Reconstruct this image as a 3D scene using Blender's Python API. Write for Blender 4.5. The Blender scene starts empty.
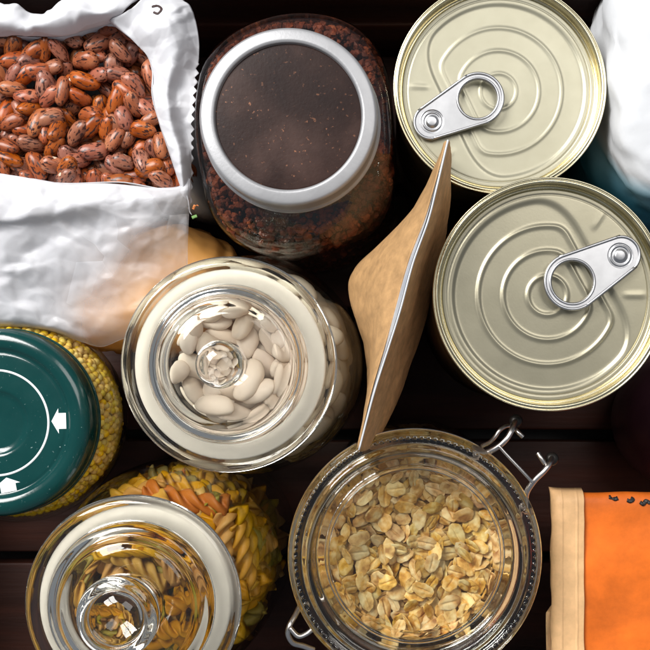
import bpy, math, random
import numpy as np
from mathutils import Vector, Matrix, Euler, noise

R = random.Random(11)
rng = np.random.default_rng(11)
PI = math.pi
S = 0.01                                   # everything below is written in centimetres
scene = bpy.context.scene
COL = scene.collection

# ------------------------------------------------------------------ camera geometry
CAM_H, REF_Z, PX = 49.0, 11.0, 25.0        # camera height, height of the top can, photo pixels per cm there
NU, NV = 400.0, 365.0                      # the point of the photo straight below the lens


def px(z):
    return PX * (CAM_H - REF_Z) / (CAM_H - z)


def W(u, v, z):
    k = px(z)
    return ((u - NU) / k, (NV - v) / k, z)


# ------------------------------------------------------------------ object helpers
def tag(o, label=None, cat=None, group=None, kind=None):
    if label: o['label'] = label
    if cat: o['category'] = cat
    if group: o['group'] = group
    if kind: o['kind'] = kind
    return o


def empty(name, loc, rz=0.0):
    o = bpy.data.objects.new(name, None)
    COL.objects.link(o)
    o.location = [c * S for c in loc]
    o.rotation_euler = (0, 0, rz)
    o.empty_display_size = 0.01
    return o


def mesh(name, v, f, mat, smooth=True):
    me = bpy.data.meshes.new(name)
    v = np.asarray(v, dtype=float) * S
    me.from_pydata(v.tolist(), [], f)
    if smooth:
        me.polygons.foreach_set('use_smooth', [True] * len(me.polygons))
    if mat: me.materials.append(mat)
    me.update()
    return me


def obj(name, v, f, mat, parent=None, loc=(0, 0, 0), smooth=True, world=None):
    """one mesh object; world = origin to subtract from vertices written in world centimetres"""
    v = np.asarray(v, dtype=float)
    if world is not None: v = v - np.asarray(world)
    o = bpy.data.objects.new(name, mesh(name, v, f, mat, smooth))
    COL.objects.link(o)
    if parent: o.parent = parent
    o.location = [c * S for c in loc]
    return o


def link(name, me, parent=None):
    o = bpy.data.objects.new(name, me)
    COL.objects.link(o)
    if parent: o.parent = parent
    return o


def lathe(prof, n=96, mod=None, closed=False):
    v, f, rows = [], [], []
    for i, (r, z) in enumerate(prof):
        if r < 1e-6:
            rows.append([len(v)]); v.append((0, 0, z))
        else:
            rows.append(list(range(len(v), len(v) + n)))
            for k in range(n):
                a = 2 * PI * k / n
                rr, zz = mod(r, z, a, i) if mod else (r, z)
                v.append((rr * math.cos(a), rr * math.sin(a), zz))
    pairs = list(zip(rows[:-1], rows[1:]))
    if closed: pairs.append((rows[-1], rows[0]))
    for a, b in pairs:
        if len(a) == 1 and len(b) == 1: continue
        for k in range(n):
            k2 = (k + 1) % n
            if len(a) == 1: f.append((a[0], b[k2], b[k]))
            elif len(b) == 1: f.append((a[k], a[k2], b[0]))
            else: f.append((a[k], a[k2], b[k2], b[k]))
    return v, f


def spline(pts, n):
    """Catmull-Rom through pts, n samples, plain lists of any dimension"""
    P = np.asarray(pts, dtype=float)
    m = len(P)
    out = []
    for i in range(n):
        t = i / (n - 1) * (m - 1)
        k = min(int(t), m - 2); s = t - k
        p0 = P[k - 1] if k > 0 else 2 * P[0] - P[1]
        p1, p2 = P[k], P[k + 1]
        p3 = P[k + 2] if k + 2 < m else 2 * P[-1] - P[-2]
        out.append(0.5 * (2 * p1 + (p2 - p0) * s + (2 * p0 - 5 * p1 + 4 * p2 - p3) * s * s + (3 * p1 - p0 - 3 * p2 + p3) * s ** 3))
    return np.array(out)


def round_profile(pts, per=5):
    """dense smooth profile through corner points (corners softened by corner cutting)"""
    P = [np.array(p, float) for p in pts]
    for _ in range(2):
        Q = [P[0]]
        for a, b in zip(P[:-1], P[1:]):
            Q += [a * .78 + b * .22, a * .22 + b * .78]
        Q.append(P[-1]); P = Q
    return [tuple(p) for p in P]


def patch(rows, nu, nv, disp=None):
    """smooth sheet through a control grid of (photo u, photo v, height)"""
    G = [[W(*c) for c in r] for r in rows]
    A = np.array([spline(r, nu) for r in G])            # rows x nu x 3
    B = np.array([spline(A[:, i], nv) for i in range(nu)])  # nu x nv x 3
    V = B.reshape(-1, 3)
    if disp is not None:
        V = np.array([disp(V[i * nv + j], i / (nu - 1), j / (nv - 1)) for i in range(nu) for j in range(nv)])
    F = [(i * nv + j, i * nv + j + 1, (i + 1) * nv + j + 1, (i + 1) * nv + j) for i in range(nu - 1) for j in range(nv - 1)]
    return V, F


def solid(o, t):
    m = o.modifiers.new('thickness', 'SOLIDIFY')
    m.thickness = t * S; m.offset = 0
    return o


def tube(pts, r, n=10, steps=None, cap=True):
    P = spline(pts, steps or 8 * len(pts))
    v, f = [], []
    T = np.gradient(P, axis=0)
    T /= np.linalg.norm(T, axis=1)[:, None] + 1e-9
    up = np.array([0.3, 0.2, 0.93])
    for i, p in enumerate(P):
        a = np.cross(T[i], up); a /= np.linalg.norm(a) + 1e-9
        b = np.cross(T[i], a)
        rr = r
        for k in range(n):
            t = 2 * PI * k / n
            v.append(p + rr * (a * math.cos(t) + b * math.sin(t)))
    for i in range(len(P) - 1):
        for k in range(n):
            k2 = (k + 1) % n
            f.append((i * n + k, i * n + k2, (i + 1) * n + k2, (i + 1) * n + k))
    if cap:
        f.append(tuple(range(n - 1, -1, -1)))
        f.append(tuple(range((len(P) - 1) * n, len(P) * n)))
    return v, f


def merge(parts):
    v, f, o = [], [], 0
    for a, b in parts:
        v += [tuple(p) for p in a]
        f += [tuple(i + o for i in q) for q in b]
        o += len(a)
    return v, f


def box(x0, x1, y0, y1, z0, z1, bev=0.12, seg=(10, 3, 3), wob=0.0, seed=0):
    """box with rounded edges: a cube grid squeezed onto a rounded-box surface"""
    v, idx, f = [], {}, []
    c = np.array([(x0 + x1) / 2, (y0 + y1) / 2, (z0 + z1) / 2]); h = np.array([(x1 - x0) / 2, (y1 - y0) / 2, (z1 - z0) / 2])

    def axis(n, hh):
        inner = np.linspace(-(hh - bev), hh - bev, n)
        e = hh - bev + bev * np.array([.45, .8, 1.0])
        return np.concatenate([-e[::-1], inner, e])
    ax = [axis(s, hh) for s, hh in zip(seg, h)]
    N = [len(a) for a in ax]

    def vert(i, j, k):
        if (i, j, k) in idx: return idx[i, j, k]
        p = np.array([ax[0][i], ax[1][j], ax[2][k]])
        q = np.clip(p, -(h - bev), h - bev)
        d = p - q; L = np.linalg.norm(d)
        if L > 1e-9: p = q + d / max(abs(d)) * bev * (max(abs(d)) / L) * (max(abs(d)) / bev if max(abs(d)) < bev - 1e-6 else 1)
        w = p + c
        if wob:
            n = noise.noise_vector(Vector(w * .45) + Vector((seed, seed, seed)))
            w = w + np.array(n) * wob
        idx[i, j, k] = len(v); v.append(w)
        return idx[i, j, k]
    for d in range(3):
        o = [a for a in range(3) if a != d]
        for side in (0, N[d] - 1):
            for a in range(N[o[0]] - 1):
                for b in range(N[o[1]] - 1):
                    q = []
                    for (da, db) in ((0, 0), (1, 0), (1, 1), (0, 1)):
                        t = [0, 0, 0]; t[d] = side; t[o[0]] = a + da; t[o[1]] = b + db
                        q.append(vert(*t))
                    if (side == 0) != (d == 1): q = q[::-1]
                    f.append(tuple(q))
    return v, f


def scatter_mesh(name, base_v, base_f, xf, mat):
    """many copies of one small shape as ONE mesh (numpy)"""
    bv = np.asarray(base_v, float)
    V = np.concatenate([bv @ np.asarray(M)[:3, :3].T + np.asarray(M)[:3, 3] for M in xf])
    n = len(bv)
    F = [tuple(i + k * n for i in q) for k in range(len(xf)) for q in base_f]
    return mesh(name, V, F, mat)


# ------------------------------------------------------------------ material helpers
def new_mat(name):
    m = bpy.data.materials.new(name); m.use_nodes = True
    nt = m.node_tree; nt.nodes.clear()
    out = nt.nodes.new('ShaderNodeOutputMaterial')
    return m, nt, out


def node(nt, t, **kw):
    n = nt.nodes.new(t)
    for k, v in kw.items():
        if k.startswith('i_'): n.inputs[k[2:].replace('_', ' ')].default_value = v
        else: setattr(n, k, v)
    return n


def bsdf(nt, col=(.5, .5, .5), rough=.5, metal=0., spec=.5, **kw):
    b = nt.nodes.new('ShaderNodeBsdfPrincipled')
    b.inputs['Base Color'].default_value = (*col, 1)
    b.inputs['Roughness'].default_value = rough
    b.inputs['Metallic'].default_value = metal
    b.inputs['Specular IOR Level'].default_value = spec
    for k, v in kw.items(): b.inputs[k.replace('_', ' ')].default_value = v
    return b


def ramp(nt, stops, interp='LINEAR'):
    n = nt.nodes.new('ShaderNodeValToRGB')
    cr = n.color_ramp; cr.interpolation = interp
    while len(cr.elements) < len(stops): cr.elements.new(.5)
    for e, (p, c) in zip(cr.elements, stops):
        e.position = p; e.color = (*c, 1) if len(c) == 3 else c
    return n


def tex(nt, scale, coord='Object', detail=4, rough=.55, stretch=None, kind='noise', distort=0.):
    tc = nt.nodes.new('ShaderNodeTexCoord')
    src = tc.outputs[coord]
    if stretch:
        mp = nt.nodes.new('ShaderNodeMapping'); mp.inputs['Scale'].default_value = stretch
        nt.links.new(src, mp.inputs['Vector']); src = mp.outputs['Vector']
    if kind == 'noise':
        n = nt.nodes.new('ShaderNodeTexNoise')
        n.inputs['Detail'].default_value = detail; n.inputs['Roughness'].default_value = rough
        n.inputs['Distortion'].default_value = distort
    else:
        n = nt.nodes.new('ShaderNodeTexVoronoi'); n.feature = kind
    n.inputs['Scale'].default_value = scale
    nt.links.new(src, n.inputs['Vector'])
    return n


def bump(nt, h, b, strength=.3, dist=.001):
    n = nt.nodes.new('ShaderNodeBump')
    n.inputs['Strength'].default_value = strength; n.inputs['Distance'].default_value = dist
    nt.links.new(h, n.inputs['Height'])
    nt.links.new(n.outputs['Normal'], b.inputs['Normal'])
    return n


def noisy(name, stops, scale, rough=.5, metal=0., spec=.5, bs=.0, bscale=None, bd=.001, stretch=None, detail=5, rvar=0., dust=None, dscale=900, dthr=.72, **kw):
    """principled material: noise-ramped colour, optional bump and roughness variation"""
    m, nt, out = new_mat(name)
    b = bsdf(nt, rough=rough, metal=metal, spec=spec, **kw)
    n = tex(nt, scale, detail=detail, stretch=stretch)
    r = ramp(nt, stops)
    nt.links.new(n.outputs['Fac'], r.inputs['Fac']); nt.links.new(r.outputs['Color'], b.inputs['Base Color'])
    if dust:
        dn = tex(nt, dscale, detail=3); dr = ramp(nt, [(dthr - .03, (0, 0, 0)), (dthr + .05, (1, 1, 1))])
        big = tex(nt, 45, detail=3); br = ramp(nt, [(.4, (.15, .15, .15)), (.65, (1, 1, 1))])
        mm = node(nt, 'ShaderNodeMath', operation='MULTIPLY'); mxd = node(nt, 'ShaderNodeMixRGB'); mxd.inputs[2].default_value = (*dust, 1)
        nt.links.new(dn.outputs['Fac'], dr.inputs['Fac']); nt.links.new(big.outputs['Fac'], br.inputs['Fac'])
        nt.links.new(dr.outputs['Color'], mm.inputs[0]); nt.links.new(br.outputs['Color'], mm.inputs[1])
        nt.links.new(mm.outputs[0], mxd.inputs[0]); nt.links.new(r.outputs['Color'], mxd.inputs[1])
        nt.links.new(mxd.outputs[0], b.inputs['Base Color'])
    if bs:
        h = tex(nt, bscale or scale * 3, detail=6, stretch=stretch)
        bump(nt, h.outputs['Fac'], b, bs, bd)
    if rvar:
        rn = tex(nt, scale * 2.3, detail=6)
        mr = node(nt, 'ShaderNodeMapRange'); mr.inputs['To Min'].default_value = max(.03, rough - rvar); mr.inputs['To Max'].default_value = rough + rvar
        nt.links.new(rn.outputs['Fac'], mr.inputs['Value']); nt.links.new(mr.outputs['Result'], b.inputs['Roughness'])
    nt.links.new(b.outputs[0], out.inputs['Surface'])
    return m


def glass_solid(name, col=(.95, .97, .96), ior=1.48, rough=0.0, wav=0.0):
    m, nt, out = new_mat(name)
    g = node(nt, 'ShaderNodeBsdfGlass'); g.inputs['Color'].default_value = (*col, 1)
    g.inputs['IOR'].default_value = ior; g.inputs['Roughness'].default_value = rough
    if wav:
        n = tex(nt, 60, detail=2)
        bump(nt, n.outputs['Fac'], g, wav, .001)
    nt.links.new(g.outputs[0], out.inputs['Surface'])
    return m


def glass_wall(name, col=(.93, .95, .93), f0=.045, rough=.02):
    """wall of a jar: clear sheet with Fresnel reflection"""
    m, nt, out = new_mat(name)
    t = node(nt, 'ShaderNodeBsdfTransparent'); t.inputs['Color'].default_value = (*col, 1)
    g = node(nt, 'ShaderNodeBsdfGlossy'); g.inputs['Roughness'].default_value = rough
    geo = node(nt, 'ShaderNodeNewGeometry')
    dot = node(nt, 'ShaderNodeVectorMath', operation='DOT_PRODUCT')
    nt.links.new(geo.outputs['Normal'], dot.inputs[0]); nt.links.new(geo.outputs['Incoming'], dot.inputs[1])
    ab = node(nt, 'ShaderNodeMath', operation='ABSOLUTE'); nt.links.new(dot.outputs['Value'], ab.inputs[0])
    om = node(nt, 'ShaderNodeMath', operation='SUBTRACT'); om.inputs[0].default_value = 1; nt.links.new(ab.outputs[0], om.inputs[1])
    pw = node(nt, 'ShaderNodeMath', operation='POWER'); nt.links.new(om.outputs[0], pw.inputs[0]); pw.inputs[1].default_value = 5
    ma = node(nt, 'ShaderNodeMath', operation='MULTIPLY_ADD'); nt.links.new(pw.outputs[0], ma.inputs[0])
    ma.inputs[1].default_value = 1 - f0; ma.inputs[2].default_value = f0
    mx = node(nt, 'ShaderNodeMixShader')
    nt.links.new(ma.outputs[0], mx.inputs[0]); nt.links.new(t.outputs[0], mx.inputs[1]); nt.links.new(g.outputs[0], mx.inputs[2])
    nt.links.new(mx.outputs[0], out.inputs['Surface'])
    return m


film_at = tuple((p - q) * S for p, q in zip(W(35, 303, 9.0), W(70, 130, 0)))[:2] + (0.,)


def paper(name, col, rough=.7, trans=.25, bs=.25, scale=90, clear=0., var=.06, crease=0., sheen_spec=.3):
    """paper or film: diffuse + light shining through, optionally partly clear"""
    m, nt, out = new_mat(name)
    b = bsdf(nt, col, rough, spec=sheen_spec)
    n = tex(nt, scale, detail=8, rough=.65)
    lo = tuple(c * (1 - var) for c in col); hi = tuple(min(1, c * (1 + var)) for c in col)
    r = ramp(nt, [(.3, lo), (.7, hi)])
    nt.links.new(n.outputs['Fac'], r.inputs['Fac']); nt.links.new(r.outputs['Color'], b.inputs['Base Color'])
    h = n.outputs['Fac']
    if crease:
        v = tex(nt, 38, kind='DISTANCE_TO_EDGE')
        wv = tex(nt, 25, detail=3)
        mixv = node(nt, 'ShaderNodeMixRGB', blend_type='ADD'); mixv.inputs[0].default_value = .06
        tc = node(nt, 'ShaderNodeTexCoord')
        nt.links.new(tc.outputs['Object'], mixv.inputs[1]); nt.links.new(wv.outputs['Color'], mixv.inputs[2])
        nt.links.new(mixv.outputs[0], v.inputs['Vector'])
        mn = node(nt, 'ShaderNodeMath', operation='MINIMUM'); mn.inputs[1].default_value = .25
        nt.links.new(v.outputs['Distance'], mn.inputs[0])
        ad = node(nt, 'ShaderNodeMath', operation='MULTIPLY_ADD'); ad.inputs[1].default_value = crease
        nt.links.new(mn.outputs[0], ad.inputs[0]); nt.links.new(n.outputs['Fac'], ad.inputs[2])
        h = ad.outputs[0]
    bump(nt, h, b, bs, .0006)
    tr = node(nt, 'ShaderNodeBsdfTranslucent'); tr.inputs['Color'].default_value = (*col, 1)
    mx = node(nt, 'ShaderNodeMixShader'); mx.inputs[0].default_value = trans
    nt.links.new(b.outputs[0], mx.inputs[1]); nt.links.new(tr.outputs[0], mx.inputs[2])
    last = mx.outputs[0]
    if clear:
        tp = node(nt, 'ShaderNodeBsdfTransparent')
        m2 = node(nt, 'ShaderNodeMixShader')
        cn = tex(nt, 30, detail=5); mr = node(nt, 'ShaderNodeMapRange')
        mr.inputs['From Min'].default_value = .3; mr.inputs['From Max'].default_value = .7
        mr.inputs['To Min'].default_value = clear * .8; mr.inputs['To Max'].default_value = clear * 1.05
        nt.links.new(cn.outputs['Fac'], mr.inputs['Value'])
        # single layer towards the lower corner, folded double above it
        tc = node(nt, 'ShaderNodeTexCoord'); sb = node(nt, 'ShaderNodeVectorMath', operation='SUBTRACT'); sb.inputs[1].default_value = film_at
        dv = node(nt, 'ShaderNodeVectorMath', operation='DOT_PRODUCT'); dv.inputs[1].default_value = (.542, -.84, 0)
        nt.links.new(tc.outputs['Object'], sb.inputs[0]); nt.links.new(sb.outputs[0], dv.inputs[0])
        vo = tex(nt, 55, kind='F1'); sx = node(nt, 'ShaderNodeSeparateColor'); nt.links.new(vo.outputs['Color'], sx.inputs[0])
        w1 = node(nt, 'ShaderNodeMath', operation='MULTIPLY_ADD'); w1.inputs[1].default_value = .006
        nt.links.new(sx.outputs[0], w1.inputs[0]); nt.links.new(dv.outputs['Value'], w1.inputs[2])
        wn_ = tex(nt, 22, detail=4); wob = node(nt, 'ShaderNodeMath', operation='MULTIPLY_ADD'); wob.inputs[1].default_value = .020
        nt.links.new(wn_.outputs['Fac'], wob.inputs[0]); nt.links.new(w1.outputs[0], wob.inputs[2])
        lm = node(nt, 'ShaderNodeMapRange'); lm.inputs['From Min'].default_value = .004; lm.inputs['From Max'].default_value = .021
        lm.inputs['To Min'].default_value = .06; lm.inputs['To Max'].default_value = 1.0
        nt.links.new(wob.outputs[0], lm.inputs['Value'])
        sxx = node(nt, 'ShaderNodeSeparateXYZ'); nt.links.new(sb.outputs[0], sxx.inputs[0])
        lx = node(nt, 'ShaderNodeMapRange'); lx.inputs['From Min'].default_value = -.002; lx.inputs['From Max'].default_value = .022
        lx.inputs['To Min'].default_value = .04
        nt.links.new(sxx.outputs['X'], lx.inputs['Value'])
        mq = node(nt, 'ShaderNodeMath', operation='MULTIPLY'); nt.links.new(lx.outputs[0], mq.inputs[0]); nt.links.new(lm.outputs[0], mq.inputs[1])
        mu = node(nt, 'ShaderNodeMath', operation='MULTIPLY'); nt.links.new(mr.outputs[0], mu.inputs[0]); nt.links.new(mq.outputs[0], mu.inputs[1])
        nt.links.new(mu.outputs[0], m2.inputs[0])
        nt.links.new(last, m2.inputs[1]); nt.links.new(tp.outputs[0], m2.inputs[2]); last = m2.outputs[0]
    nt.links.new(last, out.inputs['Surface'])
    return m


def seed_mat(name, stops, rough=.5, speck=None, hue=.02, val=.3, scale=250, sat=.15, bs=.15, trans=0., spec=.4, speck_scale=420):
    """grains: colour noise, own shade per grain, optional dark speckles"""
    m, nt, out = new_mat(name)
    b = bsdf(nt, rough=rough, spec=spec)
    info = node(nt, 'ShaderNodeObjectInfo')
    tc = node(nt, 'ShaderNodeTexCoord')
    off = node(nt, 'ShaderNodeVectorMath', operation='MULTIPLY_ADD')
    rv = node(nt, 'ShaderNodeCombineXYZ')
    for i in range(3): nt.links.new(info.outputs['Random'], rv.inputs[i])
    nt.links.new(rv.outputs[0], off.inputs[0]); off.inputs[1].default_value = (3.1, 1.7, 2.3); nt.links.new(tc.outputs['Object'], off.inputs[2])
    n = node(nt, 'ShaderNodeTexNoise'); n.inputs['Scale'].default_value = scale; n.inputs['Detail'].default_value = 5
    nt.links.new(off.outputs[0], n.inputs['Vector'])
    r = ramp(nt, stops); nt.links.new(n.outputs['Fac'], r.inputs['Fac'])
    hs = node(nt, 'ShaderNodeHueSaturation')
    for inp, amt, mul in (('Hue', hue, 1.0), ('Value', val, 7.31), ('Saturation', sat, 3.77)):
        fr = node(nt, 'ShaderNodeMath', operation='MULTIPLY'); fr.inputs[1].default_value = mul
        nt.links.new(info.outputs['Random'], fr.inputs[0])
        f2 = node(nt, 'ShaderNodeMath', operation='FRACT'); nt.links.new(fr.outputs[0], f2.inputs[0])
        mr = node(nt, 'ShaderNodeMapRange'); c = .5 if inp == 'Hue' else 1.
        mr.inputs['To Min'].default_value = c - amt; mr.inputs['To Max'].default_value = c + amt
        nt.links.new(f2.outputs[0], mr.inputs['Value']); nt.links.new(mr.outputs[0], hs.inputs[inp])
    nt.links.new(r.outputs['Color'], hs.inputs['Color'])
    colour = hs.outputs['Color']
    if speck:
        sp = node(nt, 'ShaderNodeTexNoise'); sp.inputs['Scale'].default_value = speck_scale; sp.inputs['Detail'].default_value = 2.5
        mp = node(nt, 'ShaderNodeMapping'); mp.inputs['Scale'].default_value = (.42, 1.1, 1.1)
        nt.links.new(off.outputs[0], mp.inputs['Vector']); nt.links.new(mp.outputs[0], sp.inputs['Vector'])
        sr = ramp(nt, [(.54, (0, 0, 0)), (.60, (1, 1, 1))]); nt.links.new(sp.outputs['Fac'], sr.inputs['Fac'])
        mx = node(nt, 'ShaderNodeMixRGB'); mx.inputs[2].default_value = (*speck, 1)
        nt.links.new(sr.outputs['Color'], mx.inputs[0]); nt.links.new(colour, mx.inputs[1]); colour = mx.outputs[0]
    nt.links.new(colour, b.inputs['Base Color'])
    if bs: bump(nt, n.outputs['Fac'], b, bs, .0006)
    last = b.outputs[0]
    if trans:
        tr = node(nt, 'ShaderNodeBsdfTranslucent'); nt.links.new(colour, tr.inputs['Color'])
        mx = node(nt, 'ShaderNodeMixShader'); mx.inputs[0].default_value = trans
        nt.links.new(last, mx.inputs[1]); nt.links.new(tr.outputs[0], mx.inputs[2]); last = mx.outputs[0]
    nt.links.new(last, out.inputs['Surface'])
    return m


M = {}
M['wood'] = noisy('dark_wood', [(.25, (.010, .003, .002)), (.5, (.030, .009, .005)), (.75, (.070, .019, .010))], 30, rough=.55, spec=.25, stretch=(.12, 1.6, 1.6), bs=.4, bscale=90, rvar=.1)
M['table'] = noisy('dark_table', [(.3, (.006, .004, .003)), (.7, (.014, .008, .006))], 20, rough=.6)
M['lid_glass'] = glass_solid('lid_glass', (.992, .985, .965))
M['jar_glass'] = glass_wall('jar_glass', (.945, .96, .94))
M['gasket_cream'] = noisy('cream_gasket', [(.3, (.76, .72, .63)), (.7, (.82, .78, .70))], 60, rough=.6, bs=.1)
M['gasket_grey'] = noisy('grey_gasket', [(.3, (.62, .59, .52)), (.7, (.72, .69, .62))], 60, rough=.6, bs=.1)
M['steel'] = noisy('steel', [(.3, (.62, .61, .60)), (.7, (.74, .73, .72))], 90, rough=.28, metal=1, bs=.08, bscale=500, rvar=.08)
M['wire'] = noisy('steel_wire', [(.3, (.50, .47, .45)), (.7, (.68, .65, .62))], 200, rough=.3, metal=1)
M['wire_dark'] = noisy('dark_wire', [(.3, (.03, .028, .027)), (.7, (.06, .055, .05))], 200, rough=.4, metal=.8)
M['lacquer_pale'] = noisy('pale_gold_lacquer', [(.3, (.34, .32, .235)), (.7, (.38, .36, .27))], 60, rough=.36, metal=.55, bs=.03, bscale=900, bd=.0003, rvar=.05)
M['lacquer_olive'] = noisy('olive_gold_lacquer', [(.3, (.31, .285, .205)), (.7, (.35, .322, .235))], 60, rough=.34, metal=.7, bs=.05, bscale=1200, bd=.0003, rvar=.05)
M['rim_gold'] = noisy('gold_rim', [(.3, (.60, .54, .36)), (.7, (.70, .64, .46))], 90, rough=.24, metal=1)
M['can_wall'] = noisy('can_wall', [(.3, (.30, .27, .20)), (.7, (.40, .36, .27))], 80, rough=.35, metal=1)
M['tab'] = noisy('tab_aluminium', [(.3, (.40, .40, .41)), (.7, (.50, .50, .51))], 120, rough=.36, metal=1, bs=.05, bscale=600, bd=.0003)
M['lid_disc'] = noisy('brown_lid_disc', [(.30, (.010, .005, .005)), (.5, (.024, .012, .010)), (.68, (.060, .033, .027))], 28, rough=.45, spec=.12, bs=.2, bscale=700, detail=9, bd=.0004, rvar=.08, dust=(.30, .13, .07), dscale=650, dthr=.68)
M['band'] = noisy('grey_metal_band', [(.3, (.30, .30, .31)), (.7, (.36, .36, .37))], 70, rough=.38, metal=.35, spec=.4, bs=.12, bscale=800, bd=.0003, rvar=.06)
M['green'] = noisy('green_enamel', [(.3, (.000, .034, .032)), (.7, (.002, .044, .041))], 60, rough=.16, spec=.6, bs=.05, bscale=900, bd=.0003, rvar=.07, dust=(.30, .42, .40), dscale=750, dthr=.715)
M['white_paint'] = noisy('white_print', [(.3, (.78, .80, .80)), (.7, (.86, .88, .88))], 200, rough=.5)
M['bag_white'] = paper('white_bag_paper', (.70, .70, .73), trans=.15, bs=.12, crease=.5)
M['bag_film'] = paper('milky_film', (.76, .76, .79), rough=.38, trans=.25, bs=.12, clear=.84, crease=.6, sheen_spec=.5)
M['bag_print_dark'] = noisy('dark_print', [(.3, (.03, .012, .01)), (.7, (.05, .02, .02))], 200, rough=.6)
M['print_green'] = noisy('green_print', [(.3, (.10, .22, .05)), (.7, (.16, .32, .08))], 200, rough=.6)
M['print_orange'] = noisy('orange_print', [(.3, (.70, .22, .06)), (.7, (.80, .30, .10))], 200, rough=.6)
M['kraft'] = paper('kraft_paper', (.46, .27, .12), rough=.65, trans=.04, bs=.35, scale=220, var=.24)
M['kraft_brightened'] = paper('kraft_paper_back', (.66, .36, .16), rough=.6, trans=.03, bs=.35, scale=220, var=.26)  # same kraft, colour lightened to stand in for light on the back panel
M['foil'] = noisy('foil_lining', [(.3, (.50, .56, .66)), (.7, (.72, .77, .84))], 60, rough=.35, metal=.5)
M['cut_edge'] = noisy('white_cut_edge', [(.3, (.52, .53, .55)), (.7, (.66, .67, .69))], 120, rough=.6)
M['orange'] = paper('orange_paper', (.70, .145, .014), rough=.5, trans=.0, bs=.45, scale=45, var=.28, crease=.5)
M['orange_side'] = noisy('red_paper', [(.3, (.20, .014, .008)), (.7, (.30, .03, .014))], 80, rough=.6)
M['strip'] = paper('kraft_tape', (.74, .45, .22), rough=.5, trans=.0, bs=.35, scale=110, var=.16, crease=.5)
M['ink'] = noisy('black_ink', [(.3, (.012, .008, .008)), (.7, (.02, .014, .012))], 200, rough=.5)
M['ochre'] = noisy('ochre_pouch', [(.3, (.80, .36, .085)), (.7, (.90, .47, .14))], 40, rough=.4, bs=.3, bscale=60)
M['blue_bag'] = None
M['plum'] = noisy('plum_glaze', [(.3, (.05, .018, .028)), (.7, (.08, .03, .042))], 40, rough=.3)

M['pinto'] = seed_mat('pinto_skin', [(.25, (.17, .042, .017)), (.5, (.32, .092, .040)), (.8, (.44, .17, .082))], rough=.32, speck=(.045, .014, .010), hue=.006, val=.18, scale=130, speck_scale=950)
M['hilum'] = noisy('pale_hilum', [(.3, (.62, .48, .34)), (.7, (.75, .62, .48))], 300, rough=.5)
M['wbean'] = seed_mat('white_bean_skin', [(.25, (.82, .69, .57)), (.75, (.90, .79, .68))], rough=.55, spec=.25, hue=.006, val=.08, sat=.1, scale=90, bs=.06)
M['oat'] = seed_mat('oat_skin', [(.30, (.44, .185, .032)), (.46, (.78, .44, .115)), (.64, (.96, .72, .35))], rough=.55, hue=.006, val=.2, sat=.1, scale=230, bs=.5, trans=.12, spec=.25)
M['millet'] = seed_mat('millet_skin', [(.25, (.74, .44, .05)), (.75, (.88, .62, .14))], rough=.4, hue=.012, val=.18, scale=300, bs=.1)
M['pasta_y'] = seed_mat('yellow_pasta', [(.25, (.50, .225, .015)), (.75, (.68, .36, .04))], rough=.5, spec=.3, hue=.01, val=.12, scale=120, bs=.15, trans=.12)
M['pasta_o'] = seed_mat('orange_pasta', [(.25, (.42, .095, .012)), (.75, (.56, .16, .022))], rough=.5, spec=.3, hue=.01, val=.12, scale=120, bs=.15, trans=.12)
M['pasta_g'] = seed_mat('green_pasta', [(.25, (.25, .18, .025)), (.75, (.36, .27, .045))], rough=.5, spec=.3, hue=.01, val=.12, scale=120, bs=.15, trans=.1)
M['ground'] = noisy('red_brown_crumbs', [(.28, (.018, .004, .002)), (.5, (.105, .020, .008)), (.70, (.30, .068, .021))], 95, rough=.6, spec=.15, detail=8, bs=.3, bscale=500)


# ------------------------------------------------------------------ the setting: table and crate
def plane(x, y, z, name, mat):
    return obj(name, [(-x, -y, z), (x, -y, z), (x, y, z), (-x, y, z)], [(0, 1, 2, 3)], mat, smooth=False)


tag(plane(150, 150, -2.0, 'tabletop', M['table']), kind='structure')
crate = empty('wooden_crate', (-3, 0, -1.6))
tag(crate, 'dark brown slatted wooden crate that holds all the jars, cans and bags', 'crate')
CO = (-3, 0, -1.6)
X0, X1, Y0, Y1 = -23.2, 17.5, -16.4, 16.2
edges = []
y = -3.62
gaps = [-3.62 - 6.3 * 2, -3.62 - 6.3, -3.62, -3.62 + 6.3, -3.62 + 12.6]
ys = [Y0] + gaps[0:] + [Y1]
for i, (a, b) in enumerate(zip(ys[:-1], ys[1:])):
    if b - a < 1: continue
    v, f = box(X0, X1, a + .28, b - .28, -1.2, 0, .12, (14, 4, 3), .05, i * 3.3)
    obj('bottom_board', v, f, M['wood'], crate, world=CO)
for n, (xa, xb, ya, yb) in enumerate(((X0 - 1.2, X1 + 1.2, Y1 + .02, Y1 + 1.2), (X0 - 1.2, X1 + 1.2, Y0 - 1.2, Y0 - .02), (X0 - 1.2, X0 - .02, Y0, Y1), (X1 + .02, X1 + 1.2, Y0, Y1))):
    for za, zb in ((-1.4, 3.6), (4.0, 8.8)):
        v, f = box(xa, xb, ya, yb, za, zb, .14, (12, 12, 3), .04, n * 7 + za)
        obj('side_board', v, f, M['wood'], crate, world=CO)


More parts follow.
